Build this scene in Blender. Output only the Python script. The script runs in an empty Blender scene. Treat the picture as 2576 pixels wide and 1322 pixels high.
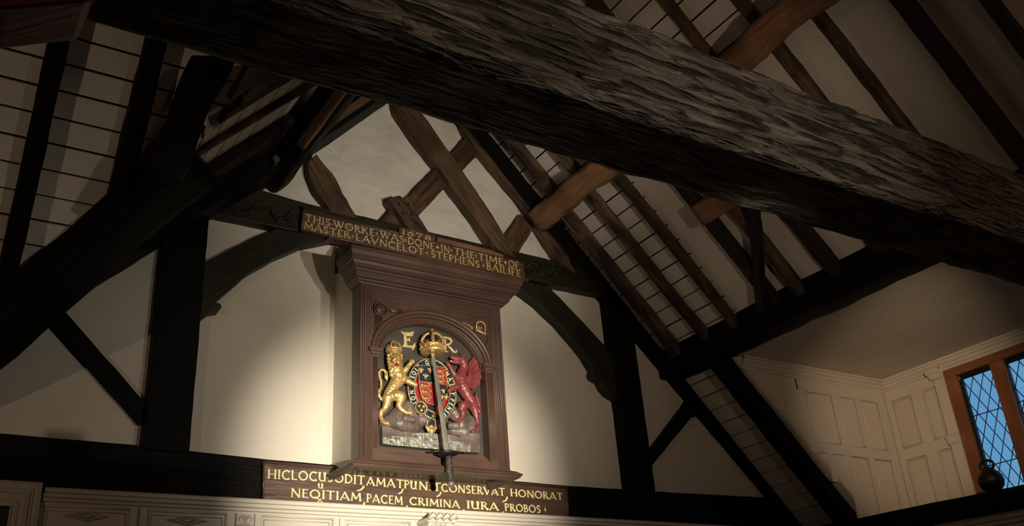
import bpy, bmesh, math, random
from mathutils import Vector, Matrix, noise
V = Vector
random.seed(7)
C = bpy.context.scene.collection
sc = bpy.context.scene

# ------------------------------------------------------------------ camera
cam = bpy.data.cameras.new('camera'); co = bpy.data.objects.new('camera', cam); C.objects.link(co)
cam.sensor_fit = 'HORIZONTAL'; cam.sensor_width = 36.0; cam.lens = 33.193; cam.clip_start = .02; cam.clip_end = 200
co.matrix_world = Matrix(((0.84814723, -0.17983379, -0.49830321, -2.93),
                          (-0.52593034, -0.39873819, -0.75126902, -5.60),
                          (-0.06358897, 0.89925951, -0.43276874, 1.60), (0, 0, 0, 1)))
sc.camera = co
# ------------------------------------------------------------------ world, exposure
w = bpy.data.worlds.new('dusk_sky'); sc.world = w; w.use_nodes = True
_n = w.node_tree.nodes; _l = w.node_tree.links      # blue dusk sky above the horizon, dark ground below it
_t = _n.new('ShaderNodeTexCoord'); _s = _n.new('ShaderNodeSeparateXYZ'); _r = _n.new('ShaderNodeMapRange'); _m = _n.new('ShaderNodeMix'); _m.data_type = 'RGBA'
_r.inputs[1].default_value = -.02; _r.inputs[2].default_value = .03
_l.new(_t.outputs['Generated'], _s.inputs[0]); _l.new(_s.outputs[2], _r.inputs[0]); _l.new(_r.outputs[0], _m.inputs[0])
_m.inputs[6].default_value = (.012, .012, .012, 1); _m.inputs[7].default_value = (.13, .36, .60, 1); _l.new(_m.outputs[2], _n['Background'].inputs[0])
w.node_tree.nodes['Background'].inputs[1].default_value = 1.0
sc.view_settings.view_transform = 'Standard'; sc.view_settings.look = 'None'
sc.view_settings.exposure = 0.0; sc.view_settings.gamma = 1.0; sc.view_settings.use_curve_mapping = False

# ------------------------------------------------------------------ lamps in floodlight bodies, built further down, plus added unseen fill lights
def spot(loc, aim, power, angle, blend, col, size=.03):
    l = bpy.data.lights.new('flood_beam', 'SPOT'); l.energy = power; l.spot_size = math.radians(angle); l.spot_blend = blend
    l.color = col; l.shadow_soft_size = size
    o = bpy.data.objects.new('flood_beam', l); C.objects.link(o); o.location = loc
    o.rotation_euler = (V(aim) - V(loc)).to_track_quat('-Z', 'Y').to_euler()
    return o
WARM = (1.0, .78, .56); COOL = (1.0, .91, .75); DIM = (1.0, .66, .45)
LAMPS = [  # location, aim, watts, cone, blend, colour
    ((-1.75, -7.45, 1.62), (-.20, -.1, 3.04), 4300, 19.5, 1.0, COOL),
    ((.13, -3.88, 3.34), (.0, 0, 5.45), 230, 50, 1.0, COOL),
    ((.66, -3.86, 3.36), (4.1, -.85, 3.66), 260, 30, 1.0, (1, .74, .50)),
    ((-.40, -7.60, 3.40), (-1.35, -4.15, 3.10), 165, 36, 1.0, COOL),
    ((.02, -3.88, 3.36), (1.3, -.5, 5.2), 42, 90, 1.0, WARM),
    ((-5.6, -4.6, 2.6), (-2.6, -.8, 4.3), 70, 80, 1.0, (1, .74, .52)),
    ((-.42, -3.88, 3.34), (-.20, 0, 4.0), 95, 66, 1.0, COOL),
]
for L in LAMPS: spot(*L)
def fill_point(loc, power, col, size=.12):
    l = bpy.data.lights.new('fill_glow', 'POINT'); l.energy = power; l.color = col; l.shadow_soft_size = size
    o = bpy.data.objects.new('fill_glow', l); C.objects.link(o); o.location = loc
FILLS = [((1.6, -5.6, 3.9), 10, DIM), ((-1.9, -6.6, 4.2), 10, DIM)]  # unseen warm fill lights added behind the viewer
for b in FILLS: fill_point(*b)

# ------------------------------------------------------------------ materials
def newmat(name):
    m = bpy.data.materials.new(name); m.use_nodes = True; nt = m.node_tree
    return m, nt, nt.nodes['Principled BSDF']
def mixrgb(nt, fac, a, b):
    n = nt.nodes.new('ShaderNodeMix'); n.data_type = 'RGBA'
    if isinstance(fac, float): n.inputs[0].default_value = fac
    else: nt.links.new(fac, n.inputs[0])
    for i, v in ((6, a), (7, b)):
        if isinstance(v, tuple): n.inputs[i].default_value = (*v, 1)
        else: nt.links.new(v, n.inputs[i])
    return n.outputs[2]
def noise_fac(nt, coord, scale, detail=4, lo=.35, hi=.65, vec=(1, 1, 1), dist=0.0):
    mp = nt.nodes.new('ShaderNodeMapping'); mp.inputs['Scale'].default_value = vec; nt.links.new(coord, mp.inputs[0])
    n = nt.nodes.new('ShaderNodeTexNoise'); n.inputs['Scale'].default_value = scale; n.inputs['Detail'].default_value = detail
    n.inputs['Distortion'].default_value = dist
    nt.links.new(mp.outputs[0], n.inputs['Vector'])
    r = nt.nodes.new('ShaderNodeMapRange'); r.inputs[1].default_value = lo; r.inputs[2].default_value = hi
    nt.links.new(n.outputs[0], r.inputs[0])
    return r.outputs[0]
def bump(nt, p, h, strength, dist=.01):
    b = nt.nodes.new('ShaderNodeBump'); b.inputs['Strength'].default_value = strength; b.inputs['Distance'].default_value = dist
    nt.links.new(h, b.inputs['Height']); nt.links.new(b.outputs[0], p.inputs['Normal'])
def paint(name, col, col2=None, rough=.6, scale=3, bscale=40, bstr=.2, bdist=.004, metal=0.0, coat=0.0, spec=.5):
    m, nt, p = newmat(name); tc = nt.nodes.new('ShaderNodeTexCoord').outputs['Object']
    if col2: nt.links.new(mixrgb(nt, noise_fac(nt, tc, scale), col, col2), p.inputs['Base Color'])
    else: p.inputs['Base Color'].default_value = (*col, 1)
    p.inputs['Roughness'].default_value = rough; p.inputs['Metallic'].default_value = metal; p.inputs['Coat Weight'].default_value = coat
    p.inputs['Specular IOR Level'].default_value = spec
    if bstr: bump(nt, p, noise_fac(nt, tc, bscale, 6, .2, .8), bstr, bdist)
    return m
def timber(name, dark, light, lo=.4, hi=.65, rough=.6, cracks=.6, bstr=.6, bdist=.012, spec=.4, uscale=2.2, vscale=26, patch=2.5, cs=(1.6, 30, .30, .42)):
    m, nt, p = newmat(name); uv = nt.nodes.new('ShaderNodeTexCoord').outputs['UV']
    grain = noise_fac(nt, uv, 1.0, 8, .3, .7, (uscale, vscale, 1), 1.2)
    pat = noise_fac(nt, uv, patch, 5, lo, hi, (1, 2.2, 1), .6)
    crack = noise_fac(nt, uv, 1.0, 3, cs[2], cs[3], (cs[0], cs[1], 1), .8)
    c = mixrgb(nt, pat, dark, light)
    dk = tuple(x * .35 for x in dark)
    mul = nt.nodes.new('ShaderNodeMath'); mul.operation = 'MULTIPLY'; nt.links.new(grain, mul.inputs[0]); mul.inputs[1].default_value = .55
    inv = nt.nodes.new('ShaderNodeMath'); inv.operation = 'SUBTRACT'; inv.inputs[0].default_value = 1; nt.links.new(crack, inv.inputs[1])
    m2 = nt.nodes.new('ShaderNodeMath'); m2.operation = 'MULTIPLY'; nt.links.new(inv.outputs[0], m2.inputs[0]); m2.inputs[1].default_value = cracks
    c = mixrgb(nt, mul.outputs[0], c, tuple(x * .55 + y * .1 for x, y in zip(light, dark)))
    c = mixrgb(nt, m2.outputs[0], c, dk)
    nt.links.new(c, p.inputs['Base Color'])
    p.inputs['Roughness'].default_value = rough; p.inputs['Specular IOR Level'].default_value = spec
    add = nt.nodes.new('ShaderNodeMath'); add.operation = 'ADD'; nt.links.new(grain, add.inputs[0]); nt.links.new(crack, add.inputs[1])
    bump(nt, p, add.outputs[0], bstr, bdist)
    return m
M = {}
M['plaster'] = paint('limewashed_plaster', (.66, .60, .50), (.58, .52, .43), .75, 1.3, 9, .12, .02)
M['plaster_rough'] = paint('trowelled_plaster', (.66, .62, .55), (.56, .52, .45), .42, 2.5, 5.5, .55, .035)
M['boards'] = paint('painted_boards', (.64, .58, .51), (.58, .52, .45), .5, 2, 60, .06, .002)
M['cream'] = paint('cream_joinery_paint', (.60, .54, .45), (.56, .50, .41), .42, 2, 80, .05, .002)
M['black'] = timber('black_stained_oak', (.0030, .0025, .0020), (.0065, .0050, .0035), .35, .8, .62, .5, .4, .006, .12)
M['blackred'] = timber('dark_stained_oak_worn_red', (.007, .005, .004), (.060, .022, .020), .56, .72, .6, .8, .8, .012, .3)
M['rafter'] = timber('rough_brown_rafter_oak', (.013, .008, .006), (.16, .092, .054), .40, .64, .7, .85, 1.0, .016, .3, patch=3.2)
M['gable'] = timber('brown_gable_oak', (.036, .019, .011), (.135, .076, .040), .40, .66, .62, .75, .8, .012, .35)
M['purlin'] = timber('orange_brown_oak', (.12, .055, .028), (.30, .155, .080), .35, .65, .55, .35, .5, .012, .4, vscale=14)
M['weathered'] = timber('weathered_grey_oak', (.085, .062, .045), (.26, .215, .17), .32, .66, .62, .95, 1.0, .030, .35, uscale=5.5, vscale=30, patch=3.0, cs=(5.0, 34, .40, .52))
M['cabinet'] = timber('varnished_walnut', (.062, .032, .023), (.105, .058, .040), .35, .65, .40, .25, .15, .002, .5, vscale=50)
M['signwood'] = timber('carved_sign_oak', (.060, .030, .020), (.120, .065, .042), .35, .65, .36, .3, .6, .006, .6, vscale=34)
M['window_oak'] = timber('oak_window_frame', (.16, .055, .018), (.30, .115, .045), .35, .65, .4, .2, .1, .002, .5)
M['carved'] = timber('carved_black_green_oak', (.010, .009, .005), (.026, .022, .011), .35, .65, .5, .3, .3, .004, .3)
M['gilt'] = paint('dull_gilding', (.72, .55, .26), (.52, .37, .16), .40, 30, 90, .25, .003, .25)
M['giltlow'] = paint('pale_gold_lettering', (.74, .70, .34), (.66, .60, .26), .45, 30, 90, .1, .001, .05)
M['redlit_brace'] = timber('oak_painted_red_light', (.20, .032, .042), (.28, .042, .054), .3, .7, .5, .2, .2, .004, .3)  # red light falling on the brace is put into its base colour
M['gold'] = paint('gold_leaf', (.66, .46, .19), (.48, .30, .10), .32, 20, 70, .6, .006, .55, .2)
M['red'] = paint('red_gloss_paint', (.235, .052, .054), (.165, .034, .036), .28, 14, 80, .5, .005, 0, .4)
M['shield_red'] = paint('shield_red', (.27, .022, .028), None, .35, bstr=.1)
M['navy'] = paint('dark_blue_paint', (.012, .018, .027), (.022, .028, .036), .3, 10, 40, .1, .002, 0, .3)
M['ground'] = paint('grey_black_panel_ground', (.036, .030, .023), (.060, .050, .040), .5, 5, 20, .2, .004)
M['rock'] = paint('grey_brown_painted_rock', (.085, .064, .050), (.155, .120, .095), .40, 8, 14, .6, .02, 0, .15)
M['silver'] = paint('tarnished_silver_plate', (.55, .55, .50), (.20, .18, .12), .25, 26, 45, .8, .006, .6)
M['steel'] = paint('sword_steel', (.36, .32, .27), (.20, .17, .14), .30, 6, 30, .1, .001, .55)
M['grip'] = paint('wire_bound_grip', (.14, .12, .10), (.06, .05, .04), .4, 60, 180, .8, .004, .6)
M['iron'] = paint('black_iron', (.006, .006, .007), None, .45, bstr=.2)
M['lead_bloom'] = paint('lead_came', (.03, .03, .13), None, .5, bstr=.0)  # blue lens bloom around the window is put into the lead colour
M['ivory'] = paint('ivory_lettering', (.70, .68, .50), None, .5, bstr=.0)
M['floor'] = timber('dark_oak_floor', (.035, .020, .012), (.07, .04, .025), .35, .65, .4, .3, .2, .002)
M['lampface'] = paint('lamp_front_glass', (.6, .6, .55), None, .2, bstr=0)
g, nt, p = newmat('window_glass'); M['glass'] = g
nt.nodes.remove(p)
tr = nt.nodes.new('ShaderNodeBsdfTransparent'); gl = nt.nodes.new('ShaderNodeBsdfGlossy'); gl.inputs['Roughness'].default_value = .08
tr.inputs[0].default_value = (.95, .97, 1, 1); mx = nt.nodes.new('ShaderNodeMixShader'); mx.inputs[0].default_value = .05
nt.links.new(tr.outputs[0], mx.inputs[1]); nt.links.new(gl.outputs[0], mx.inputs[2]); nt.links.new(mx.outputs[0], nt.nodes['Material Output'].inputs[0])

# ------------------------------------------------------------------ object helpers
def tag(o, label=None, cat=None, group=None, kind=None):
    if label: o['label'] = label
    if cat: o['category'] = cat
    if group: o['group'] = group
    if kind: o['kind'] = kind
    return o
def thing(name, label, cat, loc, group=None):
    o = bpy.data.objects.new(name, None); C.objects.link(o); o.location = loc; o.empty_display_size = .1
    return tag(o, label, cat, group)
def root_loc(o):
    l = V(o.location)
    while o.parent: o = o.parent; l += V(o.location)
    return l
class MB:
    """collects shapes in world metres, then links them as ONE mesh object"""
    def __init__(s): s.v = []; s.f = []; s.uv = []; s.sm = []
    def face(s, idx, uvs=None, smooth=False):
        s.f.append(idx); s.uv.append(uvs or [(0, 0)] * len(idx)); s.sm.append(smooth)
    def box(s, x0, x1, y0, y1, z0, z1):
        b = len(s.v); s.v += [V((x, y, z)) for x in (x0, x1) for y in (y0, y1) for z in (z0, z1)]
        ax = max(range(3), key=lambda i: (abs(x1 - x0), abs(y1 - y0), abs(z1 - z0))[i])
        for f in ((0, 1, 3, 2), (4, 6, 7, 5), (0, 4, 5, 1), (2, 3, 7, 6), (0, 2, 6, 4), (1, 5, 7, 3)):
            s.face([b + i for i in f], [(s.v[b + i][ax], s.v[b + i][(ax + 1) % 3] + s.v[b + i][(ax + 2) % 3]) for i in f])
        return s
    def quad(s, a, b_, c, d):
        b = len(s.v); s.v += [V(a), V(b_), V(c), V(d)]; s.face([b, b + 1, b + 2, b + 3], [(0, 0), (1, 0), (1, 1), (0, 1)]); return s
    def prism(s, pts, y0, y1, axis='y', grain=None, cap=True):
        """polygon (two coordinates) extruded along an axis"""
        b = len(s.v); n = len(pts)
        def P(p, d):
            if axis == 'y': return V((p[0], d, p[1]))
            if axis == 'x': return V((d, p[0], p[1]))
            return V((p[0], p[1], d))
        if grain is None:
            best = max(((V(p) - V(q)) for p in pts for q in pts), key=lambda e: e.length); grain = best.normalized() if best.length else V((1, 0))
        def U(p, d): return (p[0] * grain[0] + p[1] * grain[1], -p[0] * grain[1] + p[1] * grain[0] + d)
        s.v += [P(p, y0) for p in pts] + [P(p, y1) for p in pts]
        if cap:
            s.face([b + i for i in range(n)], [U(p, y0) for p in pts]); s.face([b + n + i for i in reversed(range(n))], [U(p, y1) for p in reversed(pts)])
        for i in range(n):
            j = (i + 1) % n
            s.face([b + i, b + n + i, b + n + j, b + j], [U(pts[i], y0), U(pts[i], y1), U(pts[j], y1), U(pts[j], y0)])
        return s
    def beam(s, p0, p1, w, h, side, up, rough=.006, seg=.08, freq=7, corner=.15, k=3, seed=0, bow=None, taper=0, drift=1.5):
        """hewn timber: section w (along side) by h (along up), noise-worn surface"""
        p0, p1, side, up = V(p0), V(p1), V(side).normalized(), V(up).normalized(); L = (p1 - p0).length; ns = max(2, int(L / seg))
        ring = []
        cx, cy = w / 2, h / 2; cr = min(w, h) * corner
        for (sx, sy, a0) in ((1, 1, 0), (-1, 1, 90), (-1, -1, 180), (1, -1, 270)):
            for q in range(k + 1):
                a = math.radians(a0 + 90 * q / k); ring.append((sx * (cx - cr) + cr * math.cos(a), sy * (cy - cr) + cr * math.sin(a)))
        # extra points on the flat sides
        full = []
        for i, p in enumerate(ring):
            full.append(p); nx = ring[(i + 1) % len(ring)]
            d = math.dist(p, nx)
            m = int(d / max(seg * .6, .02))
            for q in range(1, m): full.append((p[0] + (nx[0] - p[0]) * q / m, p[1] + (nx[1] - p[1]) * q / m))
        b = len(s.v); n = len(full); per = [0]
        for i in range(n): per.append(per[-1] + math.dist(full[i], full[(i + 1) % n]))
        off = V((seed * 3.7, seed * 1.3, seed * 2.1))
        for i in range(ns + 1):
            t = i / ns; c = p0.lerp(p1, t)
            if bow: c = c + V(bow) * math.sin(math.pi * t)
            sc_ = 1 - taper * t
            c = c + side * rough * drift * noise.noise(c * 1.3 + off) + up * rough * drift * noise.noise(c * 1.3 + off + V((9, 9, 9)))
            for (x, y) in full:
                q = c + side * x * sc_ + up * y * sc_
                nn = noise.noise(V((q.x * freq, q.y * freq, q.z * freq)) + off) + .5 * noise.noise(q * freq * 2.7 + off)
                r = V((x / w, y / h)); r = r.normalized() if r.length else r
                s.v.append(q + (side * r.x + up * r.y) * rough * nn)
        for i in range(ns):
            for j in range(n):
                j2 = (j + 1) % n; u0, u1 = L * i / ns + seed, L * (i + 1) / ns + seed
                s.face([b + i * n + j, b + i * n + j2, b + (i + 1) * n + j2, b + (i + 1) * n + j], [(u0, per[j]), (u0, per[j + 1]), (u1, per[j + 1]), (u1, per[j])], True)
        s.face([b + j for j in reversed(range(n))], [(full[j][0] * .3 + seed, full[j][1]) for j in reversed(range(n))]); s.face([b + ns * n + j for j in range(n)], [(full[j][0] * .3, full[j][1]) for j in range(n)])
        return s
    def tube(s, pts, r, n=8, closed=False, smooth=True):
        pts = [V(p) for p in pts]; b = len(s.v); N = len(pts); rr = r if isinstance(r, (list, tuple)) else [r] * N
        last = None
        for i, p in enumerate(pts):
            if closed: d = pts[(i + 1) % N] - pts[i - 1]
            else: d = pts[min(i + 1, N - 1)] - pts[max(i - 1, 0)]
            d.normalize()
            if last is None: a = d.orthogonal().normalized()
            else: a = (last - d * last.dot(d)).normalized()
            last = a; c = d.cross(a)
            for k in range(n):
                t = 2 * math.pi * k / n; s.v.append(p + (a * math.cos(t) + c * math.sin(t)) * rr[i])
        for i in range(N if closed else N - 1):
            i2 = (i + 1) % N
            for k in range(n): s.face([b + i * n + k, b + i * n + (k + 1) % n, b + i2 * n + (k + 1) % n, b + i2 * n + k], None, smooth)
        if not closed:
            s.face([b + k for k in reversed(range(n))]); s.face([b + (N - 1) * n + k for k in range(n)])
        return s
    def lathe(s, c, prof, n=24, axis=V((0, 0, 1)), sx=1, sy=1, smooth=True):
        """prof: (radius, height) pairs about an axis through c"""
        axis = V(axis).normalized(); a = axis.orthogonal().normalized() if abs(axis.z) < .99 else V((1, 0, 0)); e = axis.cross(a); b = len(s.v); c = V(c)
        for (r, h) in prof:
            for k in range(n):
                t = 2 * math.pi * k / n; s.v.append(c + axis * h + a * r * sx * math.cos(t) + e * r * sy * math.sin(t))
        for i in range(len(prof) - 1):
            for k in range(n): s.face([b + i * n + k, b + i * n + (k + 1) % n, b + (i + 1) * n + (k + 1) % n, b + (i + 1) * n + k], None, smooth)
        s.face([b + k for k in reversed(range(n))]); s.face([b + (len(prof) - 1) * n + k for k in range(n)])
        return s
    def ball(s, c, r, n=12, sx=1, sy=1, sz=1):
        prof = [(max(r * math.sin(math.pi * i / 8), r * .02), -r * math.cos(math.pi * i / 8) * sz) for i in range(9)]
        return s.lathe(c, prof, n, sx=sx, sy=sy)
    def sweep(s, prof, path_fn, smooth=False):
        """prof: (d, z); path_fn(d, z) -> list of points"""
        b = len(s.v); rows = [path_fn(d, z) for d, z in prof]; m = len(rows[0])
        for r in rows: s.v += [V(q) for q in r]
        for i in range(len(rows) - 1):
            for j in range(m - 1):
                A = [b + i * m + j, b + i * m + j + 1, b + (i + 1) * m + j + 1, b + (i + 1) * m + j]
                u0 = rows[i][j][0] + rows[i][j][1]; u1 = rows[i][j + 1][0] + rows[i][j + 1][1]
                s.face(A, [(u0, prof[i][1]), (u1, prof[i][1]), (u1, prof[i + 1][1]), (u0, prof[i + 1][1])], smooth)
        return s
    def build(s, name, mat, parent=None, origin=None, bevel=0):
        me = bpy.data.meshes.new(name)
        o = bpy.data.objects.new(name, me); C.objects.link(o)
        if parent is not None: off = root_loc(parent); o.parent = parent
        else:
            if origin is None:
                lo = V([min(v[i] for v in s.v) for i in range(3)]); hi = V([max(v[i] for v in s.v) for i in range(3)])
                origin = V(((lo.x + hi.x) / 2, (lo.y + hi.y) / 2, lo.z))
            off = V(origin); o.location = off
        me.from_pydata([tuple(v - off) for v in s.v], [], s.f)
        ul = me.uv_layers.new(name='UVMap'); i = 0
        for uvs in s.uv:
            for q in uvs: ul.data[i].uv = q; i += 1
        for pl, sm in zip(me.polygons, s.sm): pl.use_smooth = sm
        bm = bmesh.new(); bm.from_mesh(me); bmesh.ops.recalc_face_normals(bm, faces=bm.faces); bm.to_mesh(me); bm.free()
        me.materials.append(M[mat])
        if bevel:
            bv = o.modifiers.new('worn_edges', 'BEVEL'); bv.width = bevel; bv.segments = 2; bv.limit_method = 'ANGLE'
        return o
def struct(mb, name, mat, **kw): return tag(mb.build(name, mat, **kw), kind='structure')
def solo(mb, name, mat, label, cat, group=None, **kw): return tag(mb.build(name, mat, **kw), label, cat, group)
def rough_poly(pts, amp=.004, step=.05, seed=1):
    out = []
    for i, p in enumerate(pts):
        q = pts[(i + 1) % len(pts)]; L = math.dist(p, q); m = max(1, int(L / step)); nx, ny = (-(q[1] - p[1]) / max(L, 1e-6), (q[0] - p[0]) / max(L, 1e-6))
        for k in range(m):
            t = k / m; a = amp * noise.noise(V(((p[0] + (q[0] - p[0]) * t) * 9, (p[1] + (q[1] - p[1]) * t) * 9, seed)))
            out.append((p[0] + (q[0] - p[0]) * t + nx * a, p[1] + (q[1] - p[1]) * t + ny * a))
    return out
def blob(name, chains, mat, parent, voxel=.0028, smooth=4, squash=None):
    """tapered limbs merged into one continuous carved surface"""
    bm = bmesh.new()
    for ch in chains:
        pts = [(V(c[:3]), c[3]) for c in ch]
        seq = [pts[0]]
        for (a, ra), (b, rb) in zip(pts, pts[1:]):
            n = max(1, int((b - a).length / (max(min(ra, rb), .003) * .45)))
            for k in range(1, n + 1): seq.append((a.lerp(b, k / n), ra + (rb - ra) * k / n))
        for c, r in seq: bmesh.ops.create_icosphere(bm, subdivisions=2, radius=r, matrix=Matrix.Translation(c))
    me = bpy.data.meshes.new('tmp'); bm.to_mesh(me); bm.free()
    t = bpy.data.objects.new('tmp', me); C.objects.link(t)
    r = t.modifiers.new('r', 'REMESH'); r.mode = 'VOXEL'; r.voxel_size = voxel
    if smooth:
        sm = t.modifiers.new('s', 'SMOOTH'); sm.iterations = smooth; sm.factor = .5
    dg = bpy.context.evaluated_depsgraph_get(); m2 = bpy.data.meshes.new_from_object(t.evaluated_get(dg))
    bpy.data.objects.remove(t); bpy.data.meshes.remove(me)
    off = root_loc(parent); m2.transform(Matrix.Translation(-off)); m2.name = name
    for pl in m2.polygons: pl.use_smooth = True
    o = bpy.data.objects.new(name, m2); C.objects.link(o); o.parent = parent; m2.materials.clear(); m2.materials.append(M[mat])
    return o

# ------------------------------------------------------------------ lettering: carved roman capitals as strokes
def arc(cx, cy, rx, ry, a0, a1, n=12):
    return [(cx + rx * math.cos(math.radians(a0 + (a1 - a0) * i / n)), cy + ry * math.sin(math.radians(a0 + (a1 - a0) * i / n))) for i in range(n + 1)]
T_, t_ = .15, .10
GL = {  # glyph: (width, [(points, thickness, serif_start, serif_end)])
    'A': (.86, [([(.04, 0), (.42, 1)], t_, 1, 0), ([(.40, 1), (.82, 0)], T_, 0, 1), ([(.18, .36), (.66, .36)], .07, 0, 0)]),
    'a': (.86, [([(.04, 0), (.42, 1)], t_, 1, 0), ([(.40, 1), (.82, 0)], T_, 0, 1), ([(.20, .44), (.42, .20), (.62, .44)], .08, 0, 0)]),
    'B': (.60, [([(.12, 0), (.12, 1)], T_, 1, 1), ([(.12, .95)] + arc(.28, .76, .20, .19, 90, -90) + [(.12, .55)], t_, 0, 0), ([(.12, .52)] + arc(.30, .28, .25, .235, 90, -90) + [(.12, .05)], .12, 0, 0)]),
    'C': (.82, [(arc(.48, .5, .40, .46, 48, 312, 18), T_, 1, 1)]),
    'D': (.80, [([(.12, 0), (.12, 1)], T_, 1, 1), ([(.12, .95)] + arc(.28, .5, .44, .45, 90, -90, 16) + [(.12, .05)], .13, 0, 0)]),
    'E': (.58, [([(.12, 0), (.12, 1)], T_, 0, 0), ([(.08, .95), (.54, .95)], t_, 0, 1), ([(.12, .52), (.44, .52)], .08, 0, 1), ([(.08, .05), (.56, .05)], t_, 0, 1)]),
    'F': (.56, [([(.12, 0), (.12, 1)], T_, 1, 0), ([(.08, .95), (.54, .95)], t_, 0, 1), ([(.12, .50), (.44, .50)], .08, 0, 1)]),
    'H': (.86, [([(.12, 0), (.12, 1)], T_, 1, 1), ([(.74, 0), (.74, 1)], T_, 1, 1), ([(.12, .5), (.74, .5)], .08, 0, 0)]),
    'I': (.26, [([(.13, 0), (.13, 1)], T_, 1, 1)]),
    'i': (.28, [([(.14, 0), (.14, 1)], T_, 1, 1), ([(.06, .52), (.22, .52)], .10, 0, 0)]),
    'K': (.80, [([(.12, 0), (.12, 1)], T_, 1, 1), ([(.14, .48), (.66, 1)], t_, 0, 1), ([(.26, .56), (.76, 0)], T_, 0, 1)]),
    'L': (.60, [([(.12, 0), (.12, 1)], T_, 0, 1), ([(.08, .05), (.58, .05)], t_, 0, 1)]),
    'M': (1.0, [([(.10, 0), (.16, 1)], t_, 1, 0), ([(.16, .98), (.50, .22)], T_, 0, 0), ([(.50, .22), (.84, .98)], t_, 0, 0), ([(.84, 1), (.90, 0)], T_, 0, 1)]),
    'N': (.86, [([(.12, 0), (.12, 1)], t_, 1, 0), ([(.10, 1), (.76, 0)], T_, 0, 0), ([(.76, 0), (.76, 1)], t_, 0, 1)]),
    'O': (.94, [(arc(.47, .5, .40, .455, 90, 450, 26), .14, 0, 0)]),
    'P': (.58, [([(.12, 0), (.12, 1)], T_, 1, 1), ([(.12, .95)] + arc(.28, .72, .24, .23, 90, -90) + [(.12, .49)], t_, 0, 0)]),
    'Q': (.98, [(arc(.47, .5, .40, .455, 90, 450, 26), .14, 0, 0), ([(.45, .22), (.62, .10), (.80, -.10), (1.02, -.04)], t_, 0, 0)]),
    'R': (.70, [([(.12, 0), (.12, 1)], T_, 1, 1), ([(.12, .95)] + arc(.28, .74, .22, .21, 90, -90) + [(.12, .53)], t_, 0, 0), ([(.30, .54), (.48, .25), (.70, .02)], .14, 0, 1)]),
    'S': (.56, [([(.48, .82)] + arc(.28, .74, .19, .22, 40, 250, 12)[1:] + arc(.28, .28, .21, .24, 70, -140, 12), .13, 1, 1)]),
    'T': (.76, [([(.38, 0), (.38, 1)], T_, 1, 0), ([(.02, .95), (.74, .95)], t_, 1, 1)]),
    'U': (.80, [([(.12, 1), (.12, .35)] + arc(.38, .30, .26, .25, 180, 360)[1:] + [(.64, 1)], .13, 1, 1), ([(.64, .4), (.66, .04), (.78, .04)], .10, 0, 0)]),
    'V': (.82, [([(.04, 1), (.42, 0)], T_, 1, 0), ([(.40, 0), (.78, 1)], t_, 0, 1)]),
    'W': (1.16, [([(.04, 1), (.36, 0)], T_, 1, 0), ([(.34, 0), (.62, 1)], t_, 0, 0), ([(.50, 1), (.80, 0)], T_, 1, 0), ([(.78, 0), (1.10, 1)], t_, 0, 1)]),
    'Y': (.76, [([(.04, 1), (.38, .48)], T_, 1, 0), ([(.72, 1), (.38, .48)], t_, 1, 0), ([(.38, .5), (.38, 0)], T_, 0, 1)]),
    'u': (.90, [([(.10, 1), (.12, .3)] + arc(.36, .28, .24, .22, 180, 340)[1:], .16, 1, 0), ([(.62, 1), (.62, .1), (.80, .05)], .16, 1, 0)]),
    '^': (1.0, [([(.05, .05), (.5, .95), (.95, .05)], .20, 0, 0)]),
    ',': (1.0, [([(.95, 1), (.85, .6), (.55, .2), (.05, .02)], .26, 0, 0)]),
    '1': (.36, [([(.20, 0), (.20, 1)], .12, 1, 1)]),
    '5': (.60, [([(.50, .95), (.16, .95), (.12, .56)] + arc(.28, .32, .24, .28, 110, -120), .11, 1, 0)]),
    '6': (.66, [([(.56, .95), (.30, .74), (.12, .40)] + arc(.34, .27, .22, .25, 180, 520, 18), .11, 0, 0)]),
    '7': (.66, [([(.06, .92), (.60, .95), (.40, .5), (.26, 0)], .12, 1, 0)]),
    '8': (.64, [(arc(.32, .74, .18, .21, 90, 450, 16), .10, 0, 0), (arc(.32, .27, .22, .25, 90, 450, 16), .11, 0, 0)]),
}
def ribbon(mb, pts, th, s0, s1, fn, depth):
    """stroke of a letter: flat raised ribbon with flared ends; fn(x, y) -> world point on the face, depth = outward vector"""
    n = len(pts); P = []
    # resample short straight strokes so that the flare is local
    if n == 2:
        a, b = V(pts[0]), V(pts[1]); pts = [tuple(a.lerp(b, t)) for t in (0, .09, .2, .5, .8, .91, 1)]; n = 7
    pts = [V(p) for p in pts]; closed = (pts[0] - pts[-1]).length < 1e-4
    for i, p in enumerate(pts):
        if closed: d = pts[(i + 1) % n if i < n - 1 else 1] - pts[i - 1 if i > 0 else n - 2]
        else: d = pts[min(i + 1, n - 1)] - pts[max(i - 1, 0)]
        d = d.normalized() if d.length else V((1, 0)); nr = V((-d.y, d.x)); hw = th / 2
        if s0 and i == 0: hw *= 2.1
        if s1 and i == n - 1: hw *= 2.1
        P.append((p + nr * hw, p - nr * hw))
    b = len(mb.v)
    for l, r in P:
        for q in (l, r):
            w0 = fn(q.x, q.y); mb.v.append(w0 + depth); mb.v.append(w0 - depth * .3)
    for i in range(n - 1):
        a = b + i * 4; c = a + 4
        mb.face([a, a + 2, c + 2, c]); mb.face([a, c, c + 1, a + 1]); mb.face([a + 2, a + 3, c + 3, c + 2])
    if not closed:
        mb.face([b, b + 1, b + 3, b + 2]); e = b + (n - 1) * 4; mb.face([e, e + 2, e + 3, e + 1])
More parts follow.
